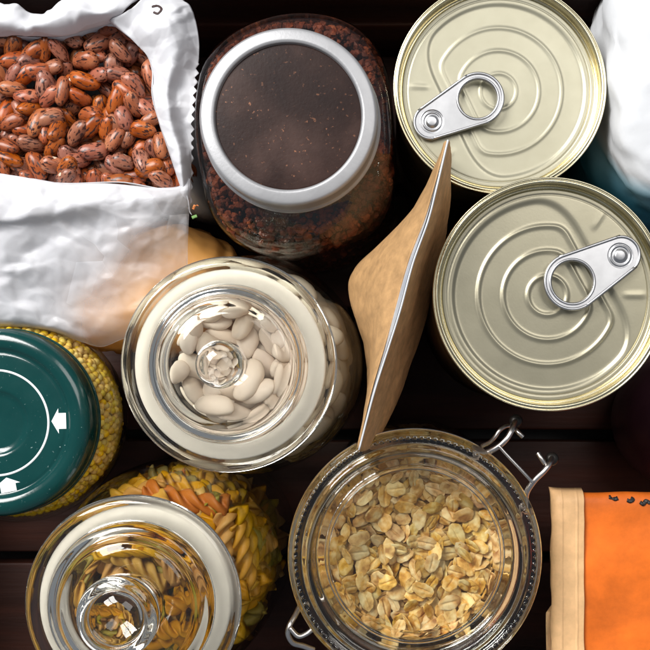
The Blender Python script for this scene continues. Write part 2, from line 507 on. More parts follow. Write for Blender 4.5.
# ------------------------------------------------------------------ grains settle on a height map
def settle(n, rad, base, half, cand=8, res=.07, region=None, tilt=.75, jit=.18, sink=78, size_var=.12, ztop=99.):
    """drop n ellipsoid grains (half axes) inside a radius or region; returns transforms with a visible-cell count"""
    L = int(2 * rad / res) + 3
    Hm = np.full((L, L), 0.0 if callable(base) else float(base)); ID = np.full((L, L), -1, int)
    if callable(base):
        Hm = np.array([[base(i * res - rad, j * res - rad) for j in range(L)] for i in range(L)], float)
    out = []
    a0, b0, c0 = half
    tries = full = 0
    while len(out) < n and tries < n * 40:
        tries += 1
        best = None
        for _ in range(cand):
            r_ = (rad - b0 * .9) * math.sqrt(R.random()); t_ = R.random() * 2 * PI
            x, y = r_ * math.cos(t_), r_ * math.sin(t_)
            if region and not region(x, y): continue
            hh = Hm[int((x + rad) / res), int((y + rad) / res)]
            if best is None or hh < best[0]: best = (hh, x, y)
        if best is None: continue
        if best[0] > ztop:
            full = full + 1
            if full > 60: break
            continue
        _, x, y = best
        s = 1 + R.uniform(-size_var, size_var)
        a, b, c = a0 * s * R.uniform(.93, 1.07), b0 * s * R.uniform(.93, 1.07), c0 * s
        yaw = R.random() * PI
        if region is None and math.hypot(x, y) > rad - a * 1.05:      # along the wall
            yaw = math.atan2(y, x) + PI / 2 + R.uniform(-.3, .3)
        k = int(a / res) + 2
        i0, j0 = int((x + rad) / res), int((y + rad) / res)
        ia, ib, ja, jb = max(0, i0 - k), min(L, i0 + k + 1), max(0, j0 - k), min(L, j0 + k + 1)
        I, J = np.mgrid[ia:ib, ja:jb]
        dx, dy = I * res - rad - x, J * res - rad - y
        ca, sa = math.cos(yaw), math.sin(yaw)
        p = (dx * ca + dy * sa) / a; q = (-dx * sa + dy * ca) / b
        rr = p * p + q * q
        m = rr < 1
        if m.sum() < 6: continue
        hs = Hm[ia:ib, ja:jb]
        A = np.stack([dx[m], dy[m], np.ones(m.sum())], 1)
        g, *_ = np.linalg.lstsq(A, hs[m], rcond=None)
        gx, gy = g[0] * tilt + R.gauss(0, jit), g[1] * tilt + R.gauss(0, jit)
        gl = math.hypot(gx, gy)
        if gl > 1.1: gx, gy = gx / gl * 1.1, gy / gl * 1.1
        pl = gx * dx + gy * dy
        cap = c * np.sqrt(np.clip(1 - rr, 0, 1))
        zc = np.percentile((hs - pl + cap * .9)[m], sink)
        top = zc + pl + cap
        upd = m & (top > hs)
        hs[upd] = top[upd]; ID[ia:ib, ja:jb][upd] = len(out)
        nz = Vector((-gx, -gy, 1)).normalized()
        xa = Vector((ca, sa, 0)); xa = (xa - nz * xa.dot(nz)).normalized()
        ya = nz.cross(xa)
        flip = R.choice((-1, 1))
        spin = R.uniform(-.5, .5)
        B = Matrix((xa, ya, nz)).transposed()
        B = B @ Matrix.Rotation(spin, 3, 'X')
        if flip < 0: B = B @ Matrix.Rotation(PI, 3, 'X')
        out.append([(x, y, zc), B, (a / a0, b / b0, c / c0)])
    cnt = np.bincount(ID[ID >= 0].ravel(), minlength=len(out))
    return out, cnt, Hm


def place(name, me, tr, origin, label, cat, group):
    (x, y, z), B, s = tr
    o = bpy.data.objects.new(name, me)
    COL.objects.link(o)
    mm = B.to_4x4() @ Matrix.Diagonal((*s, 1))
    mm.translation = Vector((origin[0] + x, origin[1] + y, origin[2] + z)) * S
    o.matrix_world = mm
    return tag(o, label, cat, group)


def bean_mesh(name, a, b, c, mat, bend=.16, nu=22, nv=14, egg=.08, seed=0, hil=None):
    v, f = [], []
    for j in range(nv + 1):
        t = PI * j / nv
        for i in range(nu):
            p = 2 * PI * i / nu
            x = math.cos(t); rr = math.sin(t) ** .86
            y, z = rr * math.cos(p), rr * math.sin(p)
            k = 1 + egg * x
            n_ = noise.noise(Vector((x * 1.1 + seed, y * 1.1, z * 1.1)))
            X = a * x; Y = b * y * k + bend * b * (x * x) - bend * b * .4; Z = c * z * k
            s_ = 1 + .06 * n_
            dent = .12 * b * math.exp(-(x * x) / .08) * max(0, -y) ** 3
            v.append((X * s_, Y * s_ + dent, Z * s_))
    for j in range(nv):
        for i in range(nu):
            i2 = (i + 1) % nu
            f.append((j * nu + i, (j + 1) * nu + i, (j + 1) * nu + i2, j * nu + i2))
    me = mesh(name, v, f, mat)
    if hil:
        me.materials.append(hil)
        for pl in me.polygons:
            c0 = pl.center / S
            if c0.y < 0 and (c0.x / (a * .20)) ** 2 + (c0.z / (c * .24)) ** 2 < 1: pl.material_index = 1
    return me


# ------------------------------------------------------------------ bag of pinto beans
bag_o = W(70, 130, 0)
bag = empty('bean_bag', bag_o)
tag(bag, 'open white bag of pinto beans with a serrated edge and milky film flap', 'bag')


def _hash(i, j, k):
    h = (i * 374761393 + j * 668265263 + k * 2147483647) & 0xffffffff
    h = ((h ^ (h >> 13)) * 1274126177) & 0xffffffff
    return ((h ^ (h >> 16)) & 0xffff) / 65535.0 * 2 - 1


def facet(p, size, seed=0):
    """crumpled sheet: flat facets between sharp creases"""
    q = Vector((p[0], p[1], p[2] * .6)) / size
    w = noise.noise_vector(q * .8 + Vector((seed * 1.3, 7, seed))) * .55
    x, y = q.x + w.x + seed * 3.1, q.y + w.y + .4 * q.z
    k = (x + y) * .3660254
    i, j = math.floor(x + k), math.floor(y + k)
    t = (i + j) * .2113249
    fx, fy = x - (i - t), y - (j - t)
    a, b = (x + k) - i, (y + k) - j
    s_ = int(seed * 7)
    h00, h11 = _hash(i, j, s_), _hash(i + 1, j + 1, s_)
    if a > b: return h00 * (1 - a) + _hash(i + 1, j, s_) * (a - b) + h11 * b
    return h00 * (1 - b) + _hash(i, j + 1, s_) * (b - a) + h11 * a


def crumple(p, amp, sc=.5, seed=0.):
    q = Vector(p) * sc + Vector((seed, seed * .7, 0))
    a = noise.noise(q); b = noise.noise(q * 2.3 + Vector((3, 1, 2))); d = noise.noise(q * 5.1 + Vector((9, 4, 1)))
    return amp * ((1 - 2 * abs(a)) * .9 + (1 - 2 * abs(b)) * .34 + (1 - 2 * abs(d)) * .07 - .7)


def fade(t, w=.12):
    return min(1, t / w)


# front film flap that folds down over the ochre pouch
rows = [
    [(-50, 173, 10.2), (8, 177, 10.3), (60, 185, 10.3), (110, 184, 10.3), (155, 188, 10.3), (181, 186, 10.3), (189, 178, 10.1)],
    [(-50, 174, 10.5), (8, 178, 10.55), (60, 186, 10.55), (110, 185, 10.55), (155, 189, 10.5), (183, 187, 10.45), (190, 180, 10.2)],
    [(-50, 212, 10.9), (8, 216, 10.9), (60, 209, 11.0), (110, 200, 10.9), (155, 197, 10.8), (184, 195, 10.5), (190, 192, 10.3)],
    [(-50, 230, 10.2), (8, 232, 10.3), (60, 226, 10.3), (110, 222, 10.3), (155, 216, 10.4), (184, 212, 10.2), (189, 210, 10.0)],
    [(-50, 272, 9.6), (8, 270, 9.7), (60, 262, 9.8), (110, 258, 9.9), (155, 246, 10.0), (184, 236, 9.8), (188, 234, 9.7)],
    [(-50, 300, 8.9), (8, 299, 9.0), (55, 298, 9.2), (100, 300, 9.4), (148, 286, 9.5), (184, 268, 9.4), (187, 262, 9.3)],
    [(-50, 322, 8.4), (8, 322, 8.5), (50, 326, 8.6), (100, 336, 8.7), (140, 318, 8.8), (182, 296, 8.8), (187, 290, 8.7)],
    [(-50, 334, 7.0), (8, 332, 7.1), (50, 332, 7.5), (100, 346, 7.6), (140, 328, 7.8), (182, 304, 7.8), (187, 298, 7.8)],
]


def flap_disp(p, s, t):
    d = fade(t, .15) * (.27 * facet(p, 2.7, 2) + .15 * facet(p, 1.2, 5) + .075 * facet(p, .55, 3)) + crumple(p, .08 * fade(t, .2), .3, 2.)
    return (p[0] + .25 * d, p[1] + .2 * d, p[2] + d)


v, f = patch(rows, 150, 150, flap_disp)
fl = obj('film_flap', v, f, M['bag_film'], bag, world=bag_o); solid(fl, .03)

# right panel with the zigzag cut edge
rows = [
    [(111, 23, 10.3), (141, 47, 10.3), (152, 63, 10.3), (153, 92, 10.2), (159, 122, 10.2), (169, 152, 10.2), (180, 185, 10.2)],
    [(112, 21, 10.6), (142, 45, 10.6), (153, 62, 10.5), (154, 92, 10.45), (160, 121, 10.45), (170, 150, 10.45), (181, 186, 10.4)],
    [(128, 10, 11.0), (156, 32, 11.1), (170, 54, 11.0), (166, 92, 10.9), (170, 121, 10.8), (178, 150, 10.7), (184, 190, 10.5)],
    [(145, -4, 10.8), (172, 14, 11.1), (186, 48, 10.7), (178, 92, 10.2), (181, 121, 10.2), (187, 155, 10.2), (188, 200, 10.2)],
    [(165, -14, 9.2), (190, 8, 9.8), (199, 44, 10.1), (196, 82, 10.2), (193, 121, 10.1), (192, 160, 9.9), (190, 216, 9.7)],
]
NVR = 150


def side_disp(p, s, t):
    d = fade(t, .2) * (.28 * facet(p, 2.2, 9) + .19 * facet(p, .95, 4) + .085 * facet(p, .5, 6)) + crumple(p, .08 * fade(t, .2), .36, 8.)
    q = [p[0] + .2 * d, p[1] + .15 * d, p[2] + d]
    if t > .955 and s > .42:                      # zigzag teeth
        ph = s * 24
        q[0] += .17 * (abs(ph - math.floor(ph) - .5) * 2 - .5) * (t - .955) / .045
    return q


v, f = patch(rows, 200, 60, side_disp)
SV = np.array(v)
sp = obj('serrated_panel', v, f, M['bag_white'], bag, world=bag_o); solid(sp, .03)

# back lip at the top of the opening
rows = [
    [(-55, 35, 10.2), (8, 35, 10.2), (35, 36, 10.2), (62, 36, 10.2), (88, 29, 10.2), (112, 23, 10.2)],
    [(-55, 33, 10.5), (8, 33, 10.5), (35, 34, 10.5), (62, 34, 10.5), (88, 27, 10.5), (114, 21, 10.5)],
    [(-55, 20, 10.9), (8, 22, 11.0), (33, 26, 10.8), (60, 20, 11.0), (92, 12, 11.2), (128, 8, 11.0)],
    [(-55, -5, 10.4), (8, 2, 10.4), (36, 16, 10.0), (60, 2, 10.6), (98, -12, 10.6), (148, -12, 10.4)],
]


def back_disp(p, s, t):
    d = fade(t, .2) * (.18 * facet(p, 2.4, 1) + .22 * facet(p, .95, 8) + .12 * facet(p, .5, 7)) + crumple(p, .08 * fade(t, .2), .4, 14.)
    return (p[0] + .2 * d, p[1] + .2 * d, p[2] + d)


v, f = patch(rows, 90, 40, back_disp)
bk = obj('back_lip', v, f, M['bag_white'], bag, world=bag_o); solid(bk, .03)

# the bag's body under the lip, down to the crate
ring = [(-55, 100), (-55, 36), (8, 36), (60, 37), (112, 24), (143, 50), (152, 70), (152, 95), (160, 125), (180, 186), (120, 182), (60, 183), (8, 175), (-50, 170)]
rp = np.array([W(u, v_, 10.15) for u, v_ in ring]); cen = rp.mean(0)
NB = 120
loop = spline(np.vstack([rp, rp[:1]]), NB + 1)[:-1]
V = []
for z, g in ((10.15, 1.0), (8.4, 1.03), (6, 1.06), (3, 1.04), (.6, 1.0), (.08, .9)):
    for p in loop:
        q = cen + (p - cen) * g
        d = crumple((q[0], q[1], z), .16 if z < 9.4 else 0, .6, 4.)
        V.append((q[0] + d * .6, q[1] + d * .6, z))
F = [(i * NB + k, i * NB + (k + 1) % NB, (i + 1) * NB + (k + 1) % NB, (i + 1) * NB + k) for i in range(5) for k in range(NB)]
F.append(tuple(range(5 * NB, 6 * NB)))
bb = obj('bag_body', V, F, M['bag_white'], bag, world=bag_o); solid(bb, .03)

# printed marks on the bag
def sheet_mark(name, pts, r, mat, parent, o):
    v, f = tube([W(u, v_, 10.6) for u, v_ in pts], r, 6, 24)
    v = np.array(v)
    for p in v:                                   # lie flat on the panel
        k = np.argmin((SV[:, 0] - p[0]) ** 2 + (SV[:, 1] - p[1]) ** 2)
        p[2] = SV[k, 2] + .03 + (p[2] - 10.6) * .12
    return obj(name, v, f, mat, parent, world=o)


sheet_mark('printed_mark', [(154, 10), (160, 9), (164, 13), (161, 18), (156, 16)], .05, M['bag_print_dark'], bag, bag_o)
sheet_mark('printed_mark', [(188, 215), (190, 214), (193, 213)], .07, M['print_green'], bag, bag_o)
sheet_mark('printed_mark', [(190, 207), (192, 204), (194, 202)], .05, M['print_orange'], bag, bag_o)

# the beans
PO = (*W(72, 108, 9.0)[:2], 0)
poly = [W(u, v_, 9.0) for u, v_ in [(-45, 30), (8, 28), (60, 30), (110, 16), (148, 45), (160, 85), (164, 120), (184, 182), (150, 190), (60, 188), (8, 184), (-45, 176)]]
poly = [(p[0] - PO[0], p[1] - PO[1]) for p in poly]


def inside(x, y, P=poly):
    c = False
    for (x1, y1), (x2, y2) in zip(P, P[1:] + P[:1]):
        if (y1 > y) != (y2 > y) and x < (x2 - x1) * (y - y1) / (y2 - y1) + x1: c = not c
    return c


tr, cnt, Hm = settle(560, 6.6, lambda x, y: 6.9 - .012 * (x * x + y * y), (.57, .36, .30), cand=10, region=inside, jit=.25, ztop=9.35)
kinds = [bean_mesh('pinto_bean', .57, .36, .30, M['pinto'], .12 + .05 * i, seed=i * 5.1, nu=44, nv=40, hil=M['hilum'] if i < 1 else None) for i in range(4)]
shown = 0
for t_, c_ in zip(tr, cnt):
    if c_ < 1: continue
    if t_[0][2] > 9.75: t_[0] = (t_[0][0], t_[0][1], 9.75)
    place('pinto_bean', R.choice(kinds), t_, PO, 'speckled reddish brown pinto bean lying in the open white bag', 'bean', 'pinto beans in the white bag')
    shown += 1
print('pinto', shown)

# ------------------------------------------------------------------ ochre pouch behind the film flap
oo = (*W(130, 284, 7.4)[:2], 0)
v, f = [], []
NA, NB2 = 140, 80
for j in range(NB2 + 1):
    t = -PI / 2 + PI * j / NB2
    for i in range(NA):
        a = 2 * PI * i / NA
        sg = lambda x, e: math.copysign(abs(x) ** e, x)
        x = 4.3 * sg(math.cos(t), .6) * sg(math.cos(a), .75); y = 2.9 * sg(math.cos(t), .6) * sg(math.sin(a), .75); z = 4.3 + 4.25 * sg(math.sin(t), .7)
        d = crumple((x + oo[0], y + oo[1], z), .06, .5, 6) + .22 * facet((x + z, y - z, z), 1.9, 4) + .09 * facet((x, y + z, z), .9, 2)
        v.append((x + d, y + d, max(.03, z + d)))
for j in range(NB2):
    for i in range(NA):
        f.append((j * NA + i, j * NA + (i + 1) % NA, (j + 1) * NA + (i + 1) % NA, (j + 1) * NA + i))
tag(obj('ochre_pouch', v, f, M['ochre'], loc=oo), 'plump ochre paper pouch half covered by the milky film of the bean bag', 'pouch')


# ------------------------------------------------------------------ food cans
def can_lid_height(x, y, Rr, ba=1.0):
    """embossed end: x points from the centre to the rivet"""
    r = math.hypot(x, y)

    def dshape(rad, clip, k=.06):
        a, b = r - rad * Rr, x - clip * Rr
        kk = k * Rr
        h = max(kk - abs(a - b), 0) / kk
        return max(a, b) + h * h * kk * .25
    z = 0.0
    w = .019 * Rr
    d = dshape(.815, .50, .22)
    z += -.085 * (.4 + .6 * ba) / (1 + math.exp(max(-40, min(40, d / (w * .36)))))        # sunken panel
    for rad, clip, amp in ((.60, .40, .050), (.385, .30, .050)):
        d = dshape(rad, clip)
        z += ba * amp * math.exp(-(d / w) ** 2)
    z += .045 * ba * math.exp(-((r - .17 * Rr) / w) ** 2)
    if .72 * Rr < x < .92 * Rr: pass
    z -= .022 * math.exp(-((r - .868 * Rr) / (.007 * Rr)) ** 2)
    # short stops beside the tab
    for (sx, sy, ang) in ((.70, .36, .5), (.66, -.36, -.5)):
        dx, dy = x - sx * Rr, y - sy * Rr
        p = dx * math.cos(ang) + dy * math.sin(ang); q = -dx * math.sin(ang) + dy * math.cos(ang)
        z += .03 * math.exp(-(q / (.02 * Rr)) ** 2) * math.exp(-(p / (.09 * Rr)) ** 4)
    z += .03 * math.exp(-((x - .72 * Rr) ** 2 + y * y) / (.10 * Rr) ** 2)
    return z


def make_can(u, v_, z, Rr, ang, lac, label, ba=1.0):
    o_ = W(u, v_, 0)
    cx, cy, _ = W(u, v_, z)
    t = empty('food_can', (cx, cy, 0), ang)
    tag(t, label, 'can', 'unlabelled metal food cans')
    lid_z = z - .52
    nr, na = 150, 260
    v, f = [(0, 0, lid_z + can_lid_height(0, 0, Rr, ba))], []
    rin = .905 * Rr
    for i in range(1, nr + 1):
        r = rin * i / nr
        for k in range(na):
            a = 2 * PI * k / na
            x, y = r * math.cos(a), r * math.sin(a)
            v.append((x, y, lid_z + can_lid_height(x, y, Rr, ba)))
    for k in range(na): f.append((0, 1 + k, 1 + (k + 1) % na))
    for i in range(nr - 1):
        for k in range(na):
            k2 = (k + 1) % na
            f.append((1 + i * na + k, 1 + (i + 1) * na + k, 1 + (i + 1) * na + k2, 1 + i * na + k2))
    end = obj('can_end', v, f, M[lac], t)
    # countersink and seamed rim
    P = [(.905, -.52), (.912, -.545), (.922, -.58), (.934, -.58), (.940, -.52), (.944, -.25), (.948, -.05), (.955, -.005), (.966, .0), (.976, -.02), (.980, -.06), (.984, -.03), (.990, -.012), (.998, -.03), (1.0, -.08), (1.0, -.30), (.985, -.36), (.975, -.40)]
    v, f = lathe([(a * Rr, z + b) for a, b in P], 200)
    obj('seamed_rim', v, f, M['rim_gold'], t)
    prof = [(.972 * Rr, z - .37)]
    for i in range(60):
        zz = z - .8 - (z - 1.4) * i / 59
        prof.append((.97 * Rr + (.04 * math.sin(i * 1.25) if 12 < i < 48 else 0), zz))
    prof += [(.985 * Rr, .35), (1.0 * Rr, .2), (.99 * Rr, .02), (.9 * Rr, .03), (0, .06)]
    v, f = lathe(prof, 96)
    obj('can_wall', v, f, M['can_wall'], t)
    # pull tab
    tab = empty('pull_tab', (0, 0, 0)); tab.parent = t
    zt = lid_z + .17
    cu = bpy.data.curves.new('tab_curve', 'CURVE'); cu.dimensions = '2D'; cu.fill_mode = 'BOTH'
    cu.extrude = .028 * S; cu.bevel_depth = .034 * S; cu.bevel_resolution = 3

    def ring_spline(pts):
        s = cu.splines.new('POLY'); s.points.add(len(pts) - 1); s.use_cyclic_u = True
        for p, q in zip(s.points, pts): p.co = (q[0] * S, q[1] * S, 0, 1)
    x1, r1, x2, r2 = .225 * Rr, .235 * Rr, .715 * Rr, .155 * Rr
    th = math.acos((r1 - r2) / (x2 - x1))
    out_ = []
    for k in range(49):
        a = th + (2 * PI - 2 * th) * k / 48; out_.append((x1 + r1 * math.cos(a), r1 * math.sin(a)))
    for k in range(33):
        a = -th + 2 * th * k / 32; out_.append((x2 + r2 * math.cos(a) * (1.0 if abs(a) < .01 else 1), r2 * math.sin(a)))
    ring_spline(out_)
    ring_spline([(x1 + .185 * Rr * math.cos(-2 * PI * k / 48), .185 * Rr * math.sin(-2 * PI * k / 48)) for k in range(48)])
    ring_spline([(.70 * Rr + .112 * Rr * math.cos(-2 * PI * k / 40), .112 * Rr * math.sin(-2 * PI * k / 40)) for k in range(40)])
    tmp = bpy.data.objects.new('tab_curve', cu); COL.objects.link(tmp)
    dg = bpy.context.evaluated_depsgraph_get()
    me = bpy.data.meshes.new_from_object(tmp.evaluated_get(dg)); me.name = 'finger_ring'
    bpy.data.objects.remove(tmp)
    me.materials.clear(); me.materials.append(M['tab'])
    fr = link('finger_ring', me, tab); fr.location = (0, 0, (zt + .70 * Rr * math.sin(.06)) * S); fr.rotation_euler = (0, .06, 0)
    def curl(name, pts, r):
        p = [(x, y_, .045) for x, y_ in pts]; p += p[:2]
        v, f = tube(p, r, 8, len(p) * 3, cap=False)
        o = obj(name, v, f, M['tab'], tab); o.location = fr.location; o.rotation_euler = fr.rotation_euler
    curl('curled_edge', out_, .065)
    curl('curled_edge', [(x1 + .192 * Rr * math.cos(2 * PI * k / 48), .192 * Rr * math.sin(2 * PI * k / 48)) for k in range(48)], .055)
    # tongue and rivet
    v, f = lathe([(0, .115), (.035 * Rr, .115), (.05 * Rr, .10), (.056 * Rr, .055), (.062 * Rr, .035), (.074 * Rr, .03), (.080 * Rr, .06), (.088 * Rr, .062), (.094 * Rr, .03), (.104 * Rr, .02), (.113 * Rr, .06), (.118 * Rr, .02), (.118 * Rr, -.1)], 64)
    rv = obj('rivet', v, f, M['tab'], tab); rv.location = (.70 * Rr * S, 0, (zt - .04 + .035) * S)
    return t


def aim(u0, v0, u1, v1): return math.atan2(-(v1 - v0), u1 - u0)


make_can(500, 87, 11.0, 107 / px(11.0), aim(500, 87, 429, 121), 'lacquer_pale', 'pale gold can end with ring pull, the upper can, beside the white paper sack', .55)
make_can(550, 294, 14.2, 117.5 / px(14.2), aim(550, 294, 625, 253), 'lacquer_olive', 'olive grey can end with ring pull, the larger can beside the kraft pouch')


# ------------------------------------------------------------------ glass jars
def jar_body(name, prof_out, th, mat, parent, n=128, mod=None):
    """closed shell: outer profile from rim to base centre, inner one back up"""
    inner = [(max(0, r - th), z + (th if r < 1e-6 or z < .6 else 0)) for r, z in prof_out][::-1]
    inner = [(r if i else 0, z) for i, (r, z) in enumerate(inner)]
    P = prof_out + inner
    v, f = lathe(P, n, mod)
    # rim closes the shell
    return obj(name, v, f, mat, parent)


LP = 13.45     # underside of the knobbed lids


def knob_jar(u, v_, zlid, rl, rb, gasket, label, style):
    cx, cy, _ = W(u, v_, zlid)
    t = empty('glass_jar', (cx, cy, 0))
    tag(t, label, 'jar', 'glass jars with knobbed glass lids')
    z0 = zlid - .6
    rn = rl * .84
    prof = round_profile([(rl * .93, z0 - .32), (rl * .93, z0 - .62), (rn, z0 - .7), (rn, z0 - 1.2), (rb * .86, z0 - 2.4), (rb * .97, z0 - 4.0), (rb, z0 - 5.6), (rb, z0 - 7), (rb, 2.0), (rb * .99, .6), (rb * .90, .03), (rb * .5, .02)]) + [(0, .12)]
    jar_body('jar_body', prof, .26, M['jar_glass'], t)
    lid = empty('lid', (0, 0, z0)); lid.parent = t
    if style == 'ball':
        top = [(rl * .985, .06), (rl, .20), (rl * .997, .34), (rl * .975, .47), (rl * .94, .555), (rl * .90, .58), (rl * .76, .56), (rl * .735, .60), (rl * .715, .80), (rl * .69, .90), (rl * .65, .92), (rl * .63, .97), (rl * .61, 1.14), (rl * .585, 1.22), (rl * .55, 1.24), (rl * .50, 1.21), (rl * .35, 1.16), (.95, 1.14), (.74, 1.18), (.60, 1.30)]
        bot = [(rl * .96, -.01), (rl * .925, -.06), (rl * .89, -.07), (rl * .74, -.06), (rl * .71, -.02), (rl * .68, .20), (rl * .62, .52), (rl * .52, .74), (rl * .40, .80), (.80, .80), (.64, .84), (.54, .96), (.49, 1.15), (.46, 1.32), (.40, 1.38), (.30, 1.34), (.15, 1.29), (0, 1.27)]
        knob = [(.60, 1.30), (.56, 1.42), (.62, 1.56), (.76, 1.72), (.84, 1.95), (.85, 2.15), (.79, 2.40), (.64, 2.62), (.44, 2.75), (.22, 2.81), (0, 2.83)]
    else:
        top = [(rl * .985, .06), (rl, .20), (rl * .997, .34), (rl * .975, .47), (rl * .94, .555), (rl * .90, .58), (rl * .80, .56), (rl * .77, .60), (rl * .75, .78), (rl * .72, .90), (rl * .66, .97), (rl * .64, 1.05), (rl * .61, 1.20), (rl * .58, 1.26), (rl * .50, 1.30), (1.55, 1.34), (1.28, 1.40), (1.12, 1.55)]
        bot = [(rl * .96, -.01), (rl * .925, -.06), (rl * .89, -.07), (rl * .76, -.06), (rl * .73, .0), (rl * .70, .22), (rl * .62, .50), (rl * .54, .66), (rl * .48, .72), (1.35, .76), (1.15, .80), (1.02, .95), (.97, 1.25), (.92, 1.52), (.82, 1.60), (.6, 1.52), (.3, 1.42), (0, 1.38)]
        knob = [(1.12, 1.55), (1.14, 1.70), (1.32, 1.90), (1.44, 2.08), (1.45, 2.26), (1.36, 2.42), (1.18, 2.52), (1.06, 2.53), (1.00, 2.49), (.94, 2.50), (.82, 2.60), (.60, 2.72), (.3, 2.79), (0, 2.81)]
    # smooth, dense profiles
    tp = [tuple(p) for p in spline(top, 110)]
    bt = [(max(0, a), b) for a, b in (tuple(p) for p in spline(bot, 110))]; bt[-1] = (0, bot[-1][1])
    kp = [(max(0, a), b) for a, b in (tuple(p) for p in spline(knob, 60))]; kp[-1] = (0, knob[-1][1])
    tp[-1] = kp[0] = top[-1]
    v, f = lathe(bt[::-1] + tp, 160)
    obj('lid_plate', v, [q for q in f], M['lid_glass'], lid)
    v, f = lathe(kp, 160)
    obj('knob', v, f, M['lid_glass'], lid)
    gr = [(rl * .690, -.09), (rl * .875, -.09), (rl * .89, -.14), (rl * .89, -.26), (rl * .875, -.30), (rl * .690, -.30), (rl * .675, -.26), (rl * .675, -.14)]
    v, f = lathe(gr[::-1], 128, closed=True)
    obj('gasket', v, f, M[gasket], lid)
    return t, (cx, cy)


jb, cb = knob_jar(227.5, 364.5, 14.0, 109 / px(14.0), 4.72, 'gasket_cream', 'glass jar of white beans with a small ball knob on its glass lid', 'ball')
jp, cp = knob_jar(131, 605, 14.0, 109 / px(14.0), 4.72, 'gasket_grey', 'glass jar of coloured pasta spirals with a wide glass knob on its lid', 'drum')

# white beans
tr, cnt, Hm = settle(600, 4.36, 3.4, (.86, .56, .34), cand=12, jit=.2, sink=80, ztop=10.6)
kinds = [bean_mesh('white_bean', .86, .56, .34, M['wbean'], .10 + .06 * i, seed=40 + i * 5.1) for i in range(4)]
zs = [t_[0][2] for t_ in tr]; print('white bean top', max(zs), len(tr))
shown = 0
for t_, c_ in zip(tr, cnt):
    (x, y, z), _, _ = t_
    if not (c_ > 5 or (math.hypot(x, y) > 3.2 and x > -2.6)): continue
    if math.hypot(x, y) + .42 > 4.4 - max(0, z - 8.0) * .33: continue
    place('white_bean', R.choice(kinds), t_, (cb[0], cb[1], 0), 'pale cream white bean inside the jar with the ball knob lid', 'bean', 'white beans in the jar')
    shown += 1
print('white', shown)


# pasta spirals
def fusilli_mesh(name, L, r, mat, seed=0, twist=2.6):
    v, f = [], []
    nc, ns = 24, 44
    for i in range(ns + 1):
        t = i / ns
        x = (t - .5) * L
        th = t * twist * 2 * PI + seed
        bend = .12 * math.sin(t * PI + seed)
        for k in range(nc):
            a = 2 * PI * k / nc
            lobe = abs(math.cos(1.5 * a)) ** 1.1
            rr = (.17 + (r - .17) * lobe) * (1 + .06 * math.sin(5 * t * PI + seed))
            a2 = a + th + .5 * lobe
            v.append((x, rr * math.cos(a2) + bend, rr * math.sin(a2)))
    for i in range(ns):
        for k in range(nc):
            k2 = (k + 1) % nc
            f.append((i * nc + k, i * nc + k2, (i + 1) * nc + k2, (i + 1) * nc + k))
    f.append(tuple(range(nc - 1, -1, -1))); f.append(tuple(range(ns * nc, (ns + 1) * nc)))
    return mesh(name, v, f, mat)


FM = {}
for c in 'yog':
    FM[c] = [fusilli_mesh('pasta_spiral', 3.4, .47, M['pasta_' + c], seed=i * 2.1, twist=1.5) for i in range(3)]
names = {'y': 'yellow', 'o': 'orange', 'g': 'olive green'}
tr, cnt, Hm = settle(220, 4.40, 2.2, (1.62, .50, .46), cand=12, jit=.12, sink=62, tilt=.6, size_var=.05, ztop=10.2)
zs = [t_[0][2] for t_ in tr]; print('pasta top', max(zs), len(tr))
shown = 0
for t_, c_ in zip(tr, cnt):
    (x, y, z), B, s = t_
    if not (c_ > 6 or (math.hypot(x, y) > 1.6)): continue
    r_ = math.hypot(x, y)
    lim = 3.6 - max(0, z - 8.0) * .33
    if r_ > lim: x, y = x / r_ * lim, y / r_ * lim; t_[0] = (x, y, z)
    # keep the ends inside the glass
    ax = B @ Vector((1, 0, 0))
    ok = all(math.hypot(x + sg_ * ax.x * 1.55, y + sg_ * ax.y * 1.55) < 4.3 for sg_ in (-1, 1))
    if not ok:
        yaw = math.atan2(y, x) + PI / 2
        B = Matrix.Rotation(yaw, 3, 'Z') @ Matrix.Rotation(R.choice((R.uniform(-.4, .4), R.uniform(-1.3, 1.3))), 3, 'Y')
        t_[1] = B
        t_[0] = (x * .86, y * .86, z)
    k = R.choice('yyyyyyyog')
    place('pasta_spiral', R.choice(FM[k]), t_, (cp[0], cp[1], 0), names[k] + ' pasta spiral inside the jar with the wide knob lid', 'pasta', names[k] + ' pasta spirals in the jar')
    shown += 1
print('pasta', shown)

# ------------------------------------------------------------------ millet jar with green lid
mz = 10.0
mx_, my_, _ = W(-5, 423, mz)
mj = empty('glass_jar', (mx_, my_, 0))
tag(mj, 'squat glass jar of yellow millet under a dark green screw lid', 'jar')
prof = round_profile([(3.55, mz - .3), (3.55, mz - 1.0), (3.7, mz - 1.15), (4.3, mz - 1.8), (4.55, mz - 2.6), (4.35, mz - 4), (3.7, 4), (3.1, 2), (2.75, .5), (2.4, .03), (1.5, .02)]) + [(0, .12)]
jar_body('jar_body', prof, .22, M['jar_glass'], mj)
gl = empty('lid', (0, 0, mz)); gl.parent = mj
rg = 95 / px(mz)
P = [(0, -.22), (.9, -.22), (1.10, -.21), (1.24, -.16), (1.36, -.10), (1.52, -.085), (2.05, -.085), (2.72, -.085), (2.86, -.10), (2.93, -.10), (3.02, -.05), (3.12, .03), (3.22, .07), (3.34, .09), (3.48, .08), (3.62, .03), (3.74, -.05), (3.84, -.17), (rg - .02, -.32), (rg, -.5), (rg, -.9), (rg - .02, -1.2), (rg + .03, -1.28), (rg + .02, -1.36), (rg - .06, -1.36), (rg - .1, -.5)]
tp = [(max(0, a), b) for a, b in spline(P, 140)]; tp[0] = (0, -.22)
v, f = lathe(tp[::-1], 160)
obj('lid_cap', v, f, M['green'], gl)
